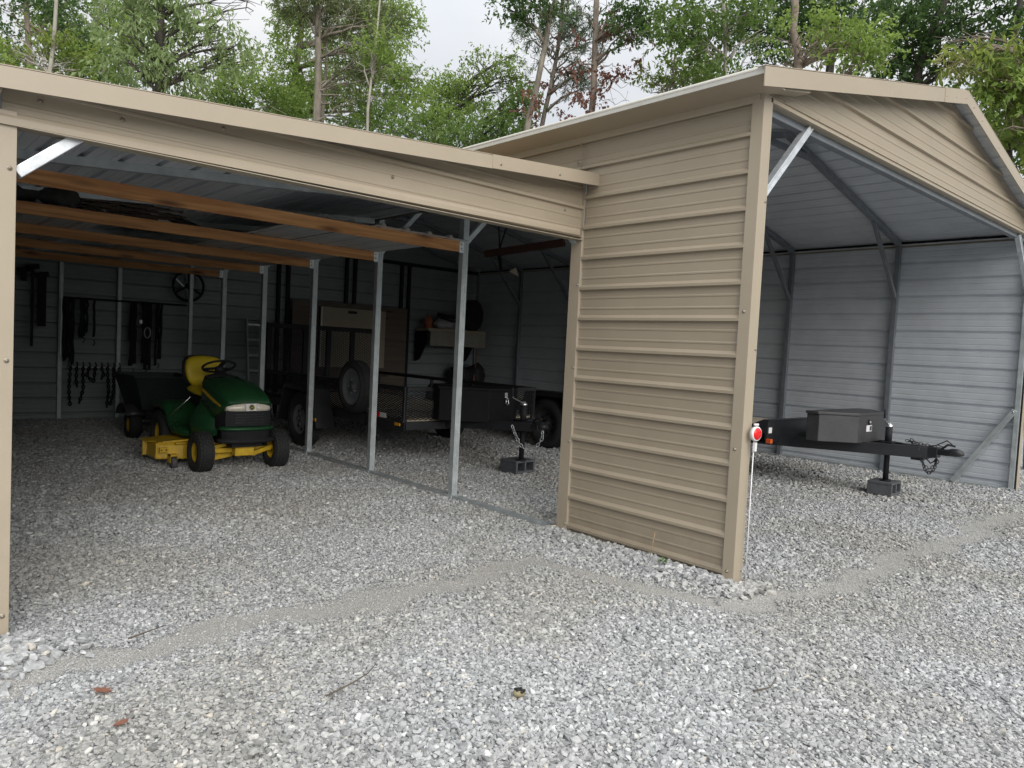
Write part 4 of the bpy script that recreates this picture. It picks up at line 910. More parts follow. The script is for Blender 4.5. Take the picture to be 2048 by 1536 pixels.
for v in range(10):
    pt=ng.nodes.new('GeometryNodePoints'); pt.inputs['Count'].default_value=15
    rv=ng.nodes.new('FunctionNodeRandomValue'); rv.data_type='FLOAT_VECTOR'; rv.inputs[0].default_value=(-1,-1,-1); rv.inputs[1].default_value=(1,1,1); rv.inputs['Seed'].default_value=v*13+5
    nz=ng.nodes.new('ShaderNodeVectorMath'); nz.operation='NORMALIZE'; ng.links.new(rv.outputs[0],nz.inputs[0])
    ad=ng.nodes.new('ShaderNodeVectorMath'); ad.operation='MULTIPLY_ADD'; ng.links.new(rv.outputs[0],ad.inputs[0]); ad.inputs[1].default_value=(.28,.28,.28)
    sc2=ng.nodes.new('ShaderNodeVectorMath'); sc2.operation='SCALE'; ng.links.new(nz.outputs[0],sc2.inputs[0]); sc2.inputs['Scale'].default_value=.78; ng.links.new(sc2.outputs[0],ad.inputs[2])
    ng.links.new(ad.outputs[0],pt.inputs['Position'])
    ch=ng.nodes.new('GeometryNodeConvexHull'); ng.links.new(pt.outputs[0],ch.inputs[0])
    sm=ng.nodes.new('GeometryNodeSetShadeSmooth'); sm.inputs['Shade Smooth'].default_value=False; ng.links.new(ch.outputs[0],sm.inputs[0])
    gt=ng.nodes.new('GeometryNodeGeometryToInstance'); ng.links.new(sm.outputs[0],gt.inputs[0]); ng.links.new(gt.outputs[0],jn.inputs[0])
def attr(nm,ty):
    n_=ng.nodes.new('GeometryNodeInputNamedAttribute'); n_.data_type=ty; n_.inputs[0].default_value=nm; return n_.outputs[0]
iop=ng.nodes.new('GeometryNodeInstanceOnPoints'); ng.links.new(gi.outputs[0],iop.inputs['Points']); ng.links.new(jn.outputs[0],iop.inputs['Instance']); iop.inputs['Pick Instance'].default_value=True
ng.links.new(attr('var','INT'),iop.inputs['Instance Index'])
er=ng.nodes.new('FunctionNodeEulerToRotation'); ng.links.new(attr('rot','FLOAT_VECTOR'),er.inputs[0]); ng.links.new(er.outputs[0],iop.inputs['Rotation']); ng.links.new(attr('scl','FLOAT_VECTOR'),iop.inputs['Scale'])
sm_=ng.nodes.new('GeometryNodeSetMaterial'); sm_.inputs['Material'].default_value=STONE; ng.links.new(iop.outputs[0],sm_.inputs[0]); ng.links.new(sm_.outputs[0],gout.inputs[0])
md=gv.modifiers.new('stones','NODES'); md.node_group=ng
# ------------------------------------------------------------------ small litter
def leafmat(n_,c): return mat(n_,c,.7,0,.3,30)
LR=leafmat('dry_red_leaf',(.22,.095,.06)); LY=leafmat('dry_yellow_leaf',(.27,.23,.13)); LT_=leafmat('dry_tan_leaf',(.36,.25,.14))
def fallen(x,y,s,rz,mt,label,curl=.25):
    pts=[(0,-1),(.25,-.75),(.2,-.45),(.62,-.45),(.35,-.1),(.75,.25),(.3,.25),(.3,.6),(0,1),(-.3,.6),(-.3,.25),(-.75,.25),(-.35,-.1),(-.62,-.45),(-.2,-.45),(-.25,-.75)]
    mb=MB(); z=float(hgt(np.array([x]),np.array([y]))[0])+.022
    def P_(u,v): return (x+s*(u*math.cos(rz)-v*math.sin(rz)),y+s*(u*math.sin(rz)+v*math.cos(rz)),z+s*curl*(u*u+.4*v*v))
    vs=[P_(0,0)]+[P_(u,v) for u,v in pts]; mb.add(vs,[(0,i,i%16+1) for i in range(1,17)],0)
    mb.add([(a,b,c-.002) for a,b,c in vs],[(0,i%16+1,i) for i in range(1,17)],0)
    tag(mb.build('fallen_leaf',[mt],None,loc=(x,y,z)),label,'leaf','fallen leaves on the gravel')
fallen(-3.403,.661,.042,.6,LR,'red brown leaf on the gravel below the left post, farthest from the lower edge')
fallen(-3.41,.37,.032,2.0,LR,'small red brown leaf between the larger leaf and the lower left corner')
fallen(-3.72,.21,.034,1.1,LT_,'tan leaf nearest the lower left corner of the gravel')
mb=MB(); z=.02; 
mb.ball((-2.124,-.332,.034),.024,0,14,8,(1.15,1,.62))
rs=random.Random(4)
for k in range(12):
    a=rs.uniform(0,6.28); t=rs.uniform(.2,1.1); mb.ball((-2.124+.024*1.15*math.cos(a)*math.sin(t),-.332+.024*math.sin(a)*math.sin(t),.034+.0149*math.cos(t)+.001),.008,1,6,4,(1,1,.4))
tag(mb.build('mottled_seed_pod',[LY,BLACKM],None,loc=(-2.124,-.332,.01)),'mottled yellow and black seed pod lying alone on the gravel','seed pod')
def twig(pts,r,label):
    mb=MB(); mb.tube(pts,[r*(1-.6*i/(len(pts)-1)) for i in range(len(pts))],5); tag(mb.build('twig',[mat('twig_bark',(.10,.08,.06),.9)] if 'twig_bark' not in MATS else [MATS['twig_bark']],None,loc=pts[0]),label,'twig','twigs on the gravel')
twig([(-3.20,1.10,.03),(-3.12,1.12,.035),(-3.02,1.17,.03)],.005,'dark twig lying on the sandy drip line by the left post')
twig([(-2.75,.10,.03),(-2.62,.12,.04),(-2.52,.17,.035),(-2.44,.24,.03)],.004,'forked twig on the open gravel before the mower bay')
twig([(-1.30,-.90,.03),(-1.22,-.93,.035),(-1.12,-.90,.03)],.004,'bent twig on the gravel before the corner post')
# weed and dry stem at the siding
wm=mat('weed_green',(.10,.20,.05),.6,0,.2,20); mb=MB(); rs=random.Random(9)
for k in range(16):
    a=rs.uniform(0,6.28); l=rs.uniform(.03,.06); c=V((-.12,.44,.06)); d=V((math.cos(a),math.sin(a),rs.uniform(.1,.7))).normalized(); sd=d.cross(V((0,0,1))).normalized()
    mb.add([c+d*.01,c+d*l*.6+sd*.013,c+d*l-V((0,0,.01)),c+d*l*.6-sd*.013],[(0,1,2,3)],0)
tag(mb.build('weed',[wm],None,loc=(-.12,.44,.05)),'small green weed growing at the foot of the siding','weed')
mb=MB(); mb.tube([(-.08,.58,.04),(-.07,.57,.12),(-.075,.55,.22)],.0028,5); tag(mb.build('dry_stem',[LT_],None,loc=(-.08,.58,.04)),'single dry stem standing against the siding','stem')
#@@PART4
# ================================================================== TREES
def leaf_material(name,dark,light,trans=.45):
    m=bpy.data.materials.new(name); m.use_nodes=True; nt=m.node_tree; MATS[name]=m
    b=nt.nodes['Principled BSDF']; o=nt.nodes['Material Output']
    a=N(nt,'ShaderNodeAttribute'); a.attribute_name='tint'
    cr=N(nt,'ShaderNodeValToRGB'); e=cr.color_ramp.elements; e[0].color=(*dark,1); e[1].color=(*light,1); L(nt,a.outputs['Fac'],cr.inputs[0])
    L(nt,cr.outputs[0],b.inputs['Base Color']); b.inputs['Roughness'].default_value=.5; b.inputs['Specular IOR Level'].default_value=.35
    t=N(nt,'ShaderNodeBsdfTranslucent'); hs=N(nt,'ShaderNodeHueSaturation'); hs.inputs['Value'].default_value=1.5; hs.inputs['Hue'].default_value=.485; L(nt,cr.outputs[0],hs.inputs['Color']); L(nt,hs.outputs[0],t.inputs[0])
    mx=N(nt,'ShaderNodeMixShader'); mx.inputs[0].default_value=trans; L(nt,b.outputs[0],mx.inputs[1]); L(nt,t.outputs[0],mx.inputs[2]); L(nt,mx.outputs[0],o.inputs[0])
    return m
LM={'oak':leaf_material('oak_leaf',(.07,.14,.03),(.20,.30,.085)),
    'bright':leaf_material('bright_leaf',(.11,.19,.036),(.29,.40,.11)),
    'hick':leaf_material('drooping_leaf',(.14,.21,.075),(.33,.42,.20)),
    'dark':leaf_material('dark_leaf',(.038,.088,.026),(.12,.21,.065)),
    'pine':leaf_material('pine_needle',(.085,.12,.042),(.20,.24,.10),.2),
    'pine2':leaf_material('blue_pine_needle',(.075,.115,.065),(.16,.21,.12),.2),
    'dead':leaf_material('dead_leaf',(.13,.055,.04),(.29,.15,.11),.3),
    'yel':leaf_material('yellow_green_leaf',(.10,.17,.030),(.26,.32,.075)),
    'cat':leaf_material('catkin_tassel',(.34,.33,.14),(.46,.44,.22),.2)}
# type: leaf length, width, leaves per spray, spray length, droop, sprays per m2
LT2={'oak':(.105,.058,13,.36,.25,138),'bright':(.10,.054,13,.36,.25,150),'hick':(.15,.050,12,.42,.75,68),'dark':(.105,.058,13,.36,.25,112),
     'pine':(.19,.021,32,.24,-.05,95),'pine2':(.19,.021,32,.24,-.05,80),'dead':(.11,.06,9,.28,.7,48),'yel':(.15,.048,12,.38,.45,92),'cat':(.16,.012,9,.10,.2,16)}
BARK={}
def bark(name,a,b_,sc=6):
    m=mat(name,b_,.9,0,.6,sc,.9,14,stretch=(1,1,.25),dirt=a); return m
BK={'grey':bark('grey_bark',(.10,.085,.07),(.24,.21,.18)),'pine':bark('pine_bark',(.11,.095,.075),(.27,.24,.20)),'dark':bark('dark_bark',(.035,.03,.027),(.09,.08,.07)),'pale':bark('pale_bark',(.22,.20,.17),(.40,.38,.33)),'brown':bark('brown_bark',(.11,.085,.068),(.25,.205,.17))}
def leaves_for(clumps,typ,rng):
    Lf,Wd,nl,sl,droop,dens=LT2[typ]; PP=[];DD=[]
    for c,R in clumps:
        n=max(6,int(dens*(R[0]*R[2])*1.0)); d=rng.normal(0,1,(n,3)); d/=np.linalg.norm(d,axis=1)[:,None]
        rr=rng.uniform(.12,1,n)**.55; p=d*rr[:,None]*R
        q=p+c; nz=np.sin(q[:,0]*2.1+1.3*np.sin(q[:,2]*1.7))+np.sin(q[:,1]*2.3+q[:,2]*1.9)+np.sin(q[:,2]*3.1+q[:,0]*1.1)
        k=nz>rng.normal(-.55,.5,n); p=p[k];d=d[k]
        PP.append(p+c); DD.append(d)
    p=np.concatenate(PP); d=np.concatenate(DD); n=len(p)
    d=d*.8+rng.normal(0,.45,(n,3)); d[:,2]-=droop*.4; d/=np.linalg.norm(d,axis=1)[:,None]
    t=np.linspace(0,1,nl)[None,:,None]; base=p[:,None,:]+d[:,None,:]*sl*(t-.3)
    M=n*nl; base=base.reshape(M,3); dd=np.repeat(d,nl,axis=0)
    if typ.startswith('pine') or typ=='cat': ld=dd*.7+rng.normal(0,.75,(M,3))
    else: ld=dd*.45+rng.normal(0,.62,(M,3)); ld[:,2]-=droop
    ld/=np.linalg.norm(ld,axis=1)[:,None]
    nn=rng.normal(0,.5,(M,3)); nn[:,2]+=.9; sd=np.cross(ld,nn); sd/=np.linalg.norm(sd,axis=1)[:,None]+1e-6; up=np.cross(sd,ld)
    ln=(Lf*rng.uniform(.65,1.25,M))[:,None]; w=ln*(Wd/Lf)*.5
    v=np.stack([base,base+ld*ln*.45+sd*w+up*w*.35,base+ld*ln-up*ln*.10,base+ld*ln*.45-sd*w+up*w*.35],1).reshape(-1,3)
    f=np.arange(M*4).reshape(M,4)
    tint=np.clip(np.repeat(rng.uniform(0,1,n),nl)*.55+rng.uniform(0,1,M)*.45,0,1)
    return v,f,tint
TREES=[]
def tree(name,label,d,trunk,r,clumps,typ,bk,seed,top=None,group='trees behind the buildings',extra=None,bare=(),fill=0,cat='tree',br=.30):
    """trunk: [(px,py)...] from low to high seen on the photo; clumps: (px,py,radius m[,depth offset[,flatness]])"""
    rng=np.random.default_rng(seed); rs=random.Random(seed)
    tp=[np.array(at(px,py,d)) for px,py in trunk]
    low=tp[0]; dirn=(tp[1]-tp[0])/max(.5,np.linalg.norm(tp[1]-tp[0])); base=low-dirn*(low[2]/max(.3,dirn[2])); base=np.array([low[0]*.4+base[0]*.6,low[1]*.4+base[1]*.6,-.1])
    pts=[base]+tp; hi=tp[-1]
    H=top or hi[2]+4; 
    if H>hi[2]+.5: pts.append(hi+dirn*(H-hi[2])+np.array([rs.uniform(-.3,.3),rs.uniform(-.3,.3),0]))
    root=thing(name,label,cat,(float(base[0]),float(base[1]),0),group)
    # resample trunk with slight wander
    P=[];
    for i in range(len(pts)-1):
        k=max(2,int(np.linalg.norm(pts[i+1]-pts[i])/.9))
        for j in range(k): P.append(pts[i]+(pts[i+1]-pts[i])*j/k+np.array([rs.gauss(0,.018),rs.gauss(0,.018),0])*(i+j>0))
    P.append(pts[-1]); zt=P[-1][2]
    mb=MB(); r*=.85; mb.tube([tuple(p) for p in P],[max(.02,r*(1.12-.85*max(0,p[2])/zt)+(.5*r if p[2]<.2 else 0)) for p in P],9)
    C=[]
    for c in clumps:
        px,py,R=c[:3]; off=c[3] if len(c)>3 else rs.uniform(-1,1)*R*.8; fl=c[4] if len(c)>4 else rs.uniform(.6,.8)
        C.append((np.array(at(px,py,d+off)),np.array([R,R,R*fl])))
    for k in range(fill):   # unseen rest of the crown
        z=rs.uniform(min(H,hi[2]+1.2),H+.5); a=rs.uniform(0,6.28); q=rs.uniform(.3,2.4); ax=P[-1] if z>zt else P[min(len(P)-1,int(len(P)*z/zt))]
        R=rs.uniform(.8,1.3); C.append((np.array([ax[0]+q*math.cos(a),ax[1]+q*math.sin(a),z]),np.array([R,R,R*.7])))
    for c,R in C:
        zz=c[2]-br*np.linalg.norm(c[:2]-P[len(P)//2][:2])-.4; j=min(range(len(P)),key=lambda i:abs(P[i][2]-max(1.5,zz))); s=P[j]
        dist=np.linalg.norm(c-s); k=6; rb=min(r*.45,.018+.011*dist)
        path=[s+(c-s)*i/k+np.array([rs.gauss(0,.05),rs.gauss(0,.05),.16*dist*math.sin(math.pi*i/k)*.5]) for i in range(k+1)]
        mb.tube([tuple(q) for q in path],[rb*(1-.75*i/k) for i in range(k+1)],6)
        for _ in range(5):
            e=c+rng.normal(0,.5,3)*R; i=rs.randint(2,k); q=path[i]; mid=(q+e)/2+rng.normal(0,.08,3)
            mb.tube([tuple(q),tuple(mid),tuple(e)],[rb*.32,rb*.2,.004],4)
    for (x0,y0,x1,y1,rb) in bare:
        a=np.array(at(x0,y0,d));b=np.array(at(x1,y1,d+rs.uniform(-.6,.6))); k=6
        path=[a+(b-a)*i/k+np.array([rs.gauss(0,.04),rs.gauss(0,.04),rs.gauss(0,.06)])*(0<i) for i in range(k+1)]; mb.tube([tuple(q) for q in path],[rb*(1-.8*i/k) for i in range(k+1)],5)
        for _ in range(3):
            i=rs.randint(2,5); q=path[i]; e=q+(b-a)*.3+rng.normal(0,.28,3); mb.tube([tuple(q),tuple((q+e)/2+rng.normal(0,.04,3)),tuple(e)],[rb*.4,rb*.25,.004],4)
    mb.build('trunk',[BK[bk]],root)
    sets=[(C,typ)]
    if extra: 
        for ty,cl in extra: sets.append(([(np.array(at(c[0],c[1],d+(c[3] if len(c)>3 else rs.uniform(-.5,.5)))),np.array([c[2],c[2],c[2]*.8])) for c in cl],ty))
    vs=[];fs=[];ts=[];fm=[];b=0;ml=[]
    for cl,ty in sets:
        if not cl: continue
        v,f,t=leaves_for(cl,ty,rng); vs.append(v);fs.append(f+b);b+=len(v);ts.append(t);fm.append(np.full(len(f),len(ml)));ml.append(LM[ty])
    v=np.concatenate(vs)-np.array([base[0],base[1],0]); f=np.concatenate(fs)
    me=npmesh('crown',v,f,np.concatenate(fm)); a=me.attributes.new('tint','FLOAT','FACE'); a.data.foreach_set('value',np.concatenate(ts).astype(np.float32))
    for m_ in ml: me.materials.append(m_)
    o=bpy.data.objects.new('crown',me); COL.objects.link(o); o.parent=root
    TREES.append(root); return root
tree('pine_tree','tall thin pine with bare lower branches above the left roof end',25,[(58,140),(52,0),(50,-60)],.13,[(20,20,1.2),(-20,70,1.2),(10,95,.8),(60,-40,1.2),(95,-20,.9),(120,30,.8),(150,60,.7)],'dark','brown',1,18,fill=6,bare=((56,40,95,75,.05),(56,50,105,95,.04),(54,25,20,10,.04),(57,60,75,100,.03)))
tree('maple_tree','feathery yellow green tree low over the left roof end',21,[(100,150),(112,40),(120,-40)],.09,[(30,110,.6),(70,95,.55),(110,100,.6),(90,125,.7),(140,115,.6),(40,75,.5),(130,80,.5),(10,90,.6),(160,140,.5)],'yel','pale',2,13,fill=4,extra=[('bright',((20,120,.8),(120,130,.8),(60,115,.7)))])
tree('leafy_tree','grey barked loose leaved tree between the thin pine and the dark trunk',28,[(150,160),(190,60),(215,-40)],.11,[(110,10,1.2),(150,40,1.2),(190,70,1.3),(170,100,1.2),(220,20,1.0),(205,110,1.1),(240,60,.8),(130,70,1.0),(90,40,1.0),(240,-10,1.1),(170,130,1.1),(215,140,1.0)],'oak','grey',3,18,fill=6)
tree('hickory_tree','drooping pale leaved tree with dark straight trunk over the lean-to roof',17.5,[(316,185),(320,90),(322,-20)],.135,[(330,20,1.0),(380,30,.9),(290,40,.9),(255,45,.8),(410,10,.8),(430,50,.7),(455,75,.55),(470,110,.45),(400,80,.8),(350,80,.7),(280,90,.7),(240,110,.7),(260,130,.6),(300,125,.7),(340,125,.7),(215,60,.7),(445,120,.4),(420,118,.4),(390,130,.5),(330,150,.7),(370,150,.7),(480,95,.35),(500,118,.35),(485,15,.28),(500,0,.3),(355,-20,1.0),(290,-20,1.1),(230,10,.9)],'hick','dark',4,15,fill=5,bare=((300,15,262,25,.02),(340,135,390,185,.03)))
tree('sapling_tree','slender grey sapling beside the dark straight trunk',20,[(262,178),(266,110),(268,40)],.07,[(250,95,.6),(280,90,.5),(235,125,.6),(262,60,.7),(300,140,.5),(225,150,.5)],'bright','grey',5,11)
tree('pine_tree','double trunk pine with olive needles on its right side',21,[(633,245),(636,120),(634,40),(636,-30)],.165,[(660,10,1.0),(700,25,.9),(740,40,.9),(770,50,.6),(690,70,.7),(730,85,.8),(755,100,.6),(620,15,.9),(590,0,.8),(700,110,.7),(725,125,.7),(745,140,.5),(655,95,.6),(690,145,.4),(705,165,.35),(640,-10,1.2),(715,205,.35),(720,-5,1.0),(680,45,.8)],'pine','pine',6,17,fill=4,bare=((640,58,690,60,.03),(640,101,690,103,.03),(641,177,700,175,.03),(641,190,705,197,.025),(642,202,680,222,.025),(638,42,615,28,.03),(641,167,695,188,.02)))
tree('pine_tree','second closer trunk just right of the double trunk pine',21.4,[(645,245),(652,120),(652,70)],.11,[(660,60,.4),(690,95,.4)],'pine','pine',7,11,bare=((652,110,690,90,.02),(648,190,665,185,.02)))
tree('oak_tree','large bright green oak filling the middle left sky behind the pine',27,[(560,250),(585,180),(600,100),(610,-20)],.19,[(578,50,.8),(590,18,.9),(572,92,.7),(600,70,1.1),(580,120,1.1),(610,150,1.2),(600,180,1.1),(570,195,1.0),(552,185,.7),(640,190,1.2),(680,180,1.1),(700,215,1.2),(740,190,1.3),(760,150,1.2),(790,130,1.1),(770,100,1.2),(790,70,1.1),(800,30,1.0),(780,10,1.1),(750,0,1.2),(720,60,1.2),(810,90,.8),(825,50,.6),(820,160,.9),(835,190,.7),(790,190,1.1),(760,230,1.1),(720,240,1.1),(640,230,1.2),(600,225,1.1),(560,225,1.1),(690,20,1.3),(640,60,1.2),(620,90,1.0),(660,140,1.2),(710,130,1.2)],'bright','grey',8,19,fill=5,bare=((590,150,598,90,.05),(620,200,592,110,.06)),br=.2)
tree('birch_tree','slim pale barked tree forking above the lean-to roof middle',19,[(735,260),(742,175),(748,140),(752,90)],.075,[(755,110,.5),(735,95,.5),(770,130,.5),(715,120,.4),(765,75,.6)],'bright','pale',9,10.5,bare=((748,145,760,132,.03),(738,200,760,190,.015),(746,150,742,120,.03)))
tree('leafy_tree','rounded leafy tree low over the left middle roof',23,[(470,230),(490,170),(500,140)],.09,[(500,140,.7),(530,160,.8),(470,170,.8),(450,190,.8),(500,190,1.0),(540,200,.9),(520,225,1.0),(480,215,.9),(430,205,.8),(400,190,.7),(560,215,.9),(590,235,.9),(440,160,.6)],'bright','pale',10,8.6,extra=[('oak',((480,200,1.0),(540,220,1.0)))])
tree('leafy_tree','arching tree with open branch left of the leaning pines',23,[(880,290),(905,220),(935,170),(975,172)],.085,[(940,120,.5),(955,105,.4),(965,140,.6),(985,130,.6),(920,145,.5),(900,165,.6),(1000,150,.5),(950,165,.5),(925,190,.9),(885,190,.9),(900,215,1.0),(860,215,1.0),(935,225,1.0),(975,255,1.0),(900,260,1.1),(860,255,1.0),(840,235,1.0),(1015,125,.45),(1030,145,.5),(1045,155,.35),(1025,175,.4),(1035,110,.3)],'bright','dark',11,8.8,bare=((975,172,1030,160,.03),(978,178,1005,210,.015),(990,172,1040,190,.012)))
tree('leafy_tree','dense dark green tree low behind the crook of the two roofs',21,[(960,300),(965,270),(970,240)],.09,[(960,250,.9),(1000,265,.9),(1030,240,.8),(1010,225,.7),(930,280,.9),(890,285,.8),(850,275,.8),(980,290,.8),(1040,205,.6),(1060,220,.6),(1055,190,.5),(810,260,.9),(770,255,.9),(1040,180,.4)],'oak','dark',12,6.8,extra=[('hick',((905,270,.5),(945,285,.4)))])
tree('pine_tree','leaning tall pine trunk left of the pair in the sky gap',19,[(1050,275),(1068,190),(1088,90),(1112,0),(1125,-50)],.125,[(1080,-15,.8),(1050,0,.6),(1030,10,.6),(1000,5,.45),(1065,20,.6),(1100,10,.5),(1140,0,.7),(1050,35,.4)],'dark','pine',13,16,fill=6,extra=[('dead',((1060,200,.3),(1052,225,.35),(1045,185,.25)))])
tree('pine_tree','crooked pine trunk second from the left in the sky gap',21,[(1082,262),(1098,190),(1112,120),(1122,40),(1128,-30)],.115,[(1060,55,.55),(1090,65,.6),(1040,72,.4),(1070,80,.5),(1110,75,.6),(1150,95,.6),(1170,75,.6),(1180,45,.6),(1140,55,.5),(1065,115,.3),(1160,120,.5),(1150,150,.5),(1185,140,.45),(1140,170,.5),(1180,165,.4),(1205,80,.55),(1210,130,.35),(1140,30,.6),(1165,20,.6),(1115,30,.6),(1160,178,.35)],'pine2','grey',14,15,fill=4,bare=((1112,130,1160,150,.03),(1108,165,1165,145,.03),(1105,172,1160,170,.025),(1100,210,1140,198,.02),(1116,115,1085,85,.02),(1112,105,1090,130,.02)),extra=[('dead',((1085,170,.3),(1095,165,.25),(1130,232,.3),(1145,238,.25),(1075,255,.35),(1125,135,.3),(1150,140,.25),(1112,75,.15)))])
tree('oak_tree','oak with dead red brown leaves along its trunk, right in the sky gap',18.5,[(1182,230),(1190,130),(1192,40),(1196,-30)],.14,[(1240,40,.6),(1270,25,.6),(1285,50,.5),(1255,60,.5),(1220,5,.6),(1295,40,.4),(1265,70,.35),(1290,70,.3),(1250,0,.7)],'dark','brown',15,15,fill=5,bare=((1196,110,1215,60,.03),(1192,80,1230,40,.04),(1190,140,1150,120,.03),(1195,190,1260,170,.015),(1195,180,1275,150,.012),(1196,195,1265,205,.010),(1190,60,1160,15,.03),(1270,150,1300,90,.006)),
  extra=[('dead',((1160,190,.28),(1155,195,.25),(1200,150,.3),(1215,155,.22),(1160,140,.3),(1210,40,.3),(1225,20,.3),(1195,190,.2),(1225,165,.15),(1248,148,.12),(1232,142,.10),(1280,122,.10),(1185,215,.3),(1150,65,.3),(1215,60,.25),(1280,65,.35),(1240,75,.25),(1135,240,.25)))])
tree('maple_tree','green tree with pale slim trunk at the left of the tall garage ridge',17,[(1450,165),(1450,80),(1449,-10)],.085,[(1330,45,.55),(1350,30,.5),(1365,65,.6),(1390,50,.5),(1400,90,.6),(1430,60,.6),(1470,100,.6),(1420,120,.6),(1380,110,.6),(1460,40,.7),(1500,20,.7),(1440,145,.6),(1480,135,.6),(1520,60,.7),(1340,70,.35),(1400,20,.45),(1510,100,.6)],'oak','pale',16,13,fill=4,br=.2)
tree('willow_oak','fine leaved yellow green tree low beside the tall garage eave',19,[(1340,190),(1345,150),(1350,110)],.06,[(1310,165,.5),(1335,150,.6),(1300,185,.4),(1350,120,.6),(1370,140,.6),(1330,180,.5),(1365,165,.6),(1395,150,.6),(1410,165,.5),(1290,150,.3)],'yel','grey',17,7.6,extra=[('bright',((1340,160,.7),(1380,140,.7),(1400,165,.6)))])
tree('oak_tree','broad oak with bright lobed leaves just above the tall garage roof',14.5,[(1598,135),(1588,60),(1586,-30)],.125,[(1570,80,.5),(1600,70,.5),(1640,75,.5),(1670,60,.5),(1610,100,.55),(1650,105,.55),(1690,95,.5),(1720,85,.45),(1580,115,.45),(1700,120,.5),(1740,70,.4),(1660,45,.4),(1630,125,.5),(1560,130,.4),(1740,115,.4),(1755,95,.35),(1720,135,.4)],'bright','brown',18,13,fill=5,br=.2)
tree('oak_tree','dark shaded tree with thick trunk behind the bright oak',20,[(1660,120),(1664,20),(1665,-40)],.17,[(1490,0,1.0),(1540,20,1.0),(1580,0,1.0),(1620,20,1.0),(1680,10,1.0),(1720,30,1.0),(1560,60,.9),(1530,90,.8),(1700,60,.9),(1740,20,1.0),(1640,50,.9),(1520,125,.7),(1550,40,1.0),(1765,60,.8),(1750,100,.8),(1475,60,.6),(1610,-20,1.2)],'dark','dark',19,17,fill=6,br=.2)
tree('oak_tree','dark green tree with leaning branches over the right gable slope',18,[(1830,180),(1850,90),(1890,0),(1910,-50)],.14,[(1780,110,.8),(1800,70,.8),(1830,30,.9),(1780,20,.9),(1860,70,.8),(1900,40,.9),(1940,20,1.0),(1980,40,.9),(2020,20,1.0),(1950,80,.7),(1840,120,.7),(1810,145,.6),(1870,130,.6),(1780,150,.6),(1990,80,.8),(2040,60,.8),(1900,100,.6),(2060,110,.8),(1920,-10,1.2),(1850,-10,1.1)],'dark','dark',20,16,fill=5,bare=((1850,95,1960,20,.05),(1845,110,1900,60,.04)),br=.2)
tree('chestnut_tree','yellow green chestnut with pale tassels beside the right roof edge',13.2,[(2080,260),(2075,120),(2070,0)],.12,[(1900,80,.28),(1925,70,.3),(1950,95,.35),(1930,125,.35),(1960,140,.4),(1990,130,.45),(2020,150,.5),(2040,180,.5),(2000,175,.45),(1985,205,.4),(2020,220,.5),(2045,240,.5),(2010,260,.45),(2040,290,.45),(2050,110,.5),(2020,100,.4),(1915,105,.25),(1940,145,.3),(2060,330,.4),(2040,130,.5),(2090,180,.6),(2100,240,.6)],'yel','brown',21,9,extra=[('bright',((2000,190,.5),(2030,210,.6),(2045,270,.6),(2020,160,.5))),('cat',((1960,130,.35),(1985,125,.35),(1910,110,.25),(2010,130,.3),(1940,85,.25),(1900,130,.2)))],br=.1)
tree('oak_tree','shaded oak low behind the right gable slope and chestnut',17,[(2010,380),(2015,250),(2020,150)],.12,[(1990,180,.7),(2030,120,.8),(2040,200,.9),(2050,260,.9),(2020,250,.8),(2060,320,.8),(2000,230,.6),(2090,160,1.0),(2100,260,1.0)],'oak','dark',22,11,fill=3)
# more woods round the clearing, outside the view, copied from two of the trees above
src=[TREES[7],TREES[18],TREES[2]]
for k,(x,y) in enumerate(((-16,12),(-19,3),(-12,20),(21,-4),(-20,-8),(24,-13))):
    c=copytree(src[k%3],(x,y,0),('broad green oak of the woods','tall dark oak of the woods','loose grey barked tree of the woods')[k%3]+', '+('far left of the carport','left beyond the carport','left behind the carport','right of the garage','left of the gravel yard','right front of the gravel yard')[k]); c['group']='woods round the clearing'; c.rotation_euler=(0,0,k*1.3); c.scale=(1,1,1)
# far wood round the clearing, one mass nobody could count
rng=np.random.default_rng(77); n=42000; az=np.radians(rng.uniform(-75,150,n)); rr=rng.uniform(33,42,n)
top=6.3+1.2*np.sin(az*9)+.9*np.sin(az*23+1)+.6*np.sin(az*51); zz=top*rng.uniform(0,1,n)**.8
p=np.stack([rr*np.sin(az),3+rr*np.cos(az),zz],-1); a=rng.normal(0,1,(n,3)); a/=np.linalg.norm(a,axis=1)[:,None]; b=np.cross(a,rng.normal(0,1,(n,3))); b/=np.linalg.norm(b,axis=1)[:,None]
s=rng.uniform(.12,.34,n)[:,None]; v=np.stack([p-a*s,p+b*s*.5,p+a*s,p-b*s*.5],1).reshape(-1,3)
me=npmesh('far_woods',v,np.arange(n*4).reshape(n,4)); at_=me.attributes.new('tint','FLOAT','FACE'); at_.data.foreach_set('value',rng.uniform(0,1,n).astype(np.float32)); me.materials.append(LM['dark'])
fo=bpy.data.objects.new('far_woods',me); COL.objects.link(fo); fo['kind']='stuff'; fo['label']='far green wood closing the view round the gravel clearing'; fo['category']='woods'
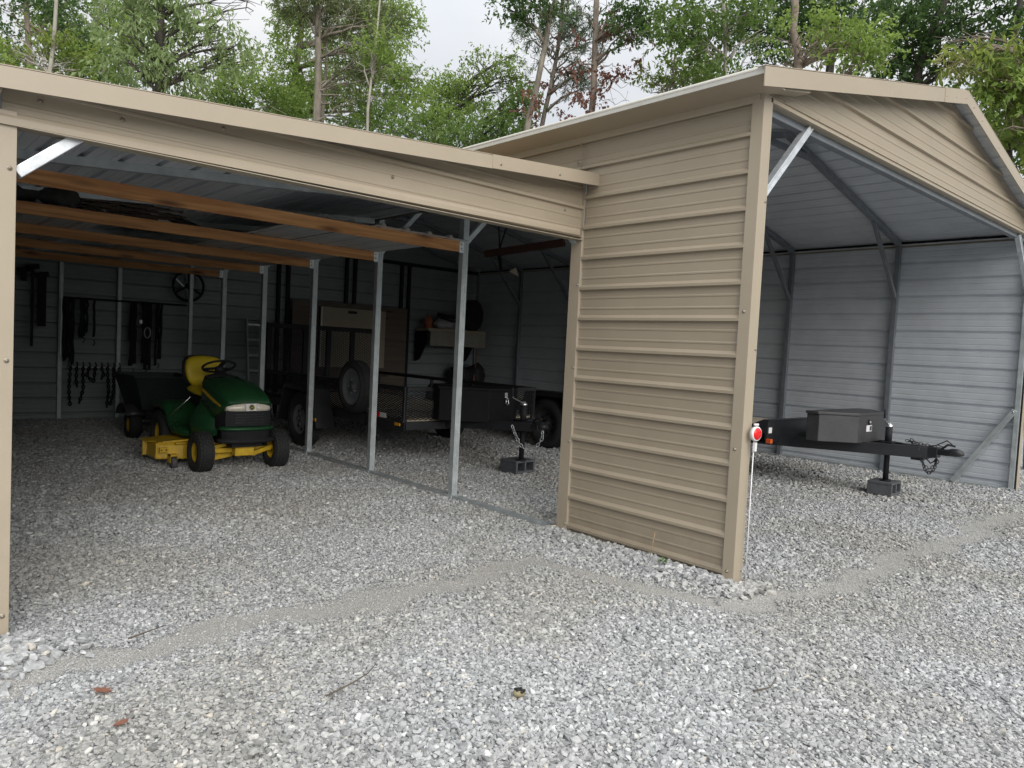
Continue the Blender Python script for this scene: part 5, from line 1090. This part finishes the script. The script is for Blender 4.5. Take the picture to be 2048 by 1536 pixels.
# ================================================================== LIGHT, SKY, CAMERA
w=bpy.data.worlds.new('World'); SC.world=w; w.use_nodes=True; nt=w.node_tree; nt.nodes.clear()
o=N(nt,'ShaderNodeOutputWorld'); sky=N(nt,'ShaderNodeTexSky'); sky.sky_type='NISHITA'; sky.sun_disc=False
ELEV=R_(29); AZ=R_(196)      # compass bearing of the sun, clockwise from +Y
sky.sun_elevation=ELEV; sky.sun_rotation=AZ
b1=N(nt,'ShaderNodeBackground'); b1.inputs[1].default_value=.08; L(nt,sky.outputs[0],b1.inputs[0])
tc=N(nt,'ShaderNodeTexCoord'); sx=N(nt,'ShaderNodeSeparateXYZ'); L(nt,tc.outputs['Generated'],sx.inputs[0])
mz=N(nt,'ShaderNodeMath',operation='MAXIMUM'); L(nt,sx.outputs['Z'],mz.inputs[0]); mz.inputs[1].default_value=0; pz=N(nt,'ShaderNodeMath',operation='POWER'); L(nt,mz.outputs[0],pz.inputs[0]); pz.inputs[1].default_value=2.0
mr=N(nt,'ShaderNodeMapRange'); mr.inputs[1].default_value=0; mr.inputs[2].default_value=1; mr.inputs[3].default_value=.47; mr.inputs[4].default_value=1.85; L(nt,pz.outputs[0],mr.inputs[0])
nz=N(nt,'ShaderNodeTexNoise'); nz.inputs['Scale'].default_value=2.2; nz.inputs['Detail'].default_value=6; nz.inputs['Distortion'].default_value=.4
mp=N(nt,'ShaderNodeMapping'); mp.inputs['Scale'].default_value=(1,1,2.4); L(nt,tc.outputs['Generated'],mp.inputs[0]); L(nt,mp.outputs[0],nz.inputs['Vector'])
cc=N(nt,'ShaderNodeValToRGB'); e=cc.color_ramp.elements; e[0].position=.3; e[0].color=(.80,.84,.90,1); e[1].position=.65; e[1].color=(1,1,1,1); L(nt,nz.outputs['Fac'],cc.inputs[0])
b2=N(nt,'ShaderNodeBackground'); L(nt,cc.outputs[0],b2.inputs[0]); L(nt,mr.outputs[0],b2.inputs[1])
ms=N(nt,'ShaderNodeMixShader'); ms.inputs[0].default_value=.93; L(nt,b1.outputs[0],ms.inputs[1]); L(nt,b2.outputs[0],ms.inputs[2]); L(nt,ms.outputs[0],o.inputs[0])
sd=bpy.data.lights.new('sun','SUN'); sd.energy=1.75; sd.angle=R_(48); sd.color=(1,.96,.90); so=bpy.data.objects.new('sun',sd); COL.objects.link(so)
dv=V((math.sin(AZ)*math.cos(ELEV),math.cos(AZ)*math.cos(ELEV),math.sin(ELEV))); so.rotation_euler=(-dv).to_track_quat('-Z','Y').to_euler(); so.location=(0,0,30)
cd=bpy.data.cameras.new('camera'); cd.sensor_width=36; cd.lens=36*F/2048; cd.clip_end=1000; cd.clip_start=.05
co=bpy.data.objects.new('camera',cd); COL.objects.link(co)
M=Matrix((CR,CU,-CF)).transposed().to_4x4(); M.translation=CAM; co.matrix_world=M; SC.camera=co
SC.view_settings.view_transform='Standard'; SC.view_settings.look='None'; SC.view_settings.exposure=.6; SC.view_settings.gamma=1
SC.render.engine='CYCLES'; SC.cycles.max_bounces=10; SC.cycles.diffuse_bounces=6; SC.cycles.use_denoising=True
SC.cycles.transparent_max_bounces=8; SC.cycles.caustics_reflective=False; SC.cycles.caustics_refractive=False
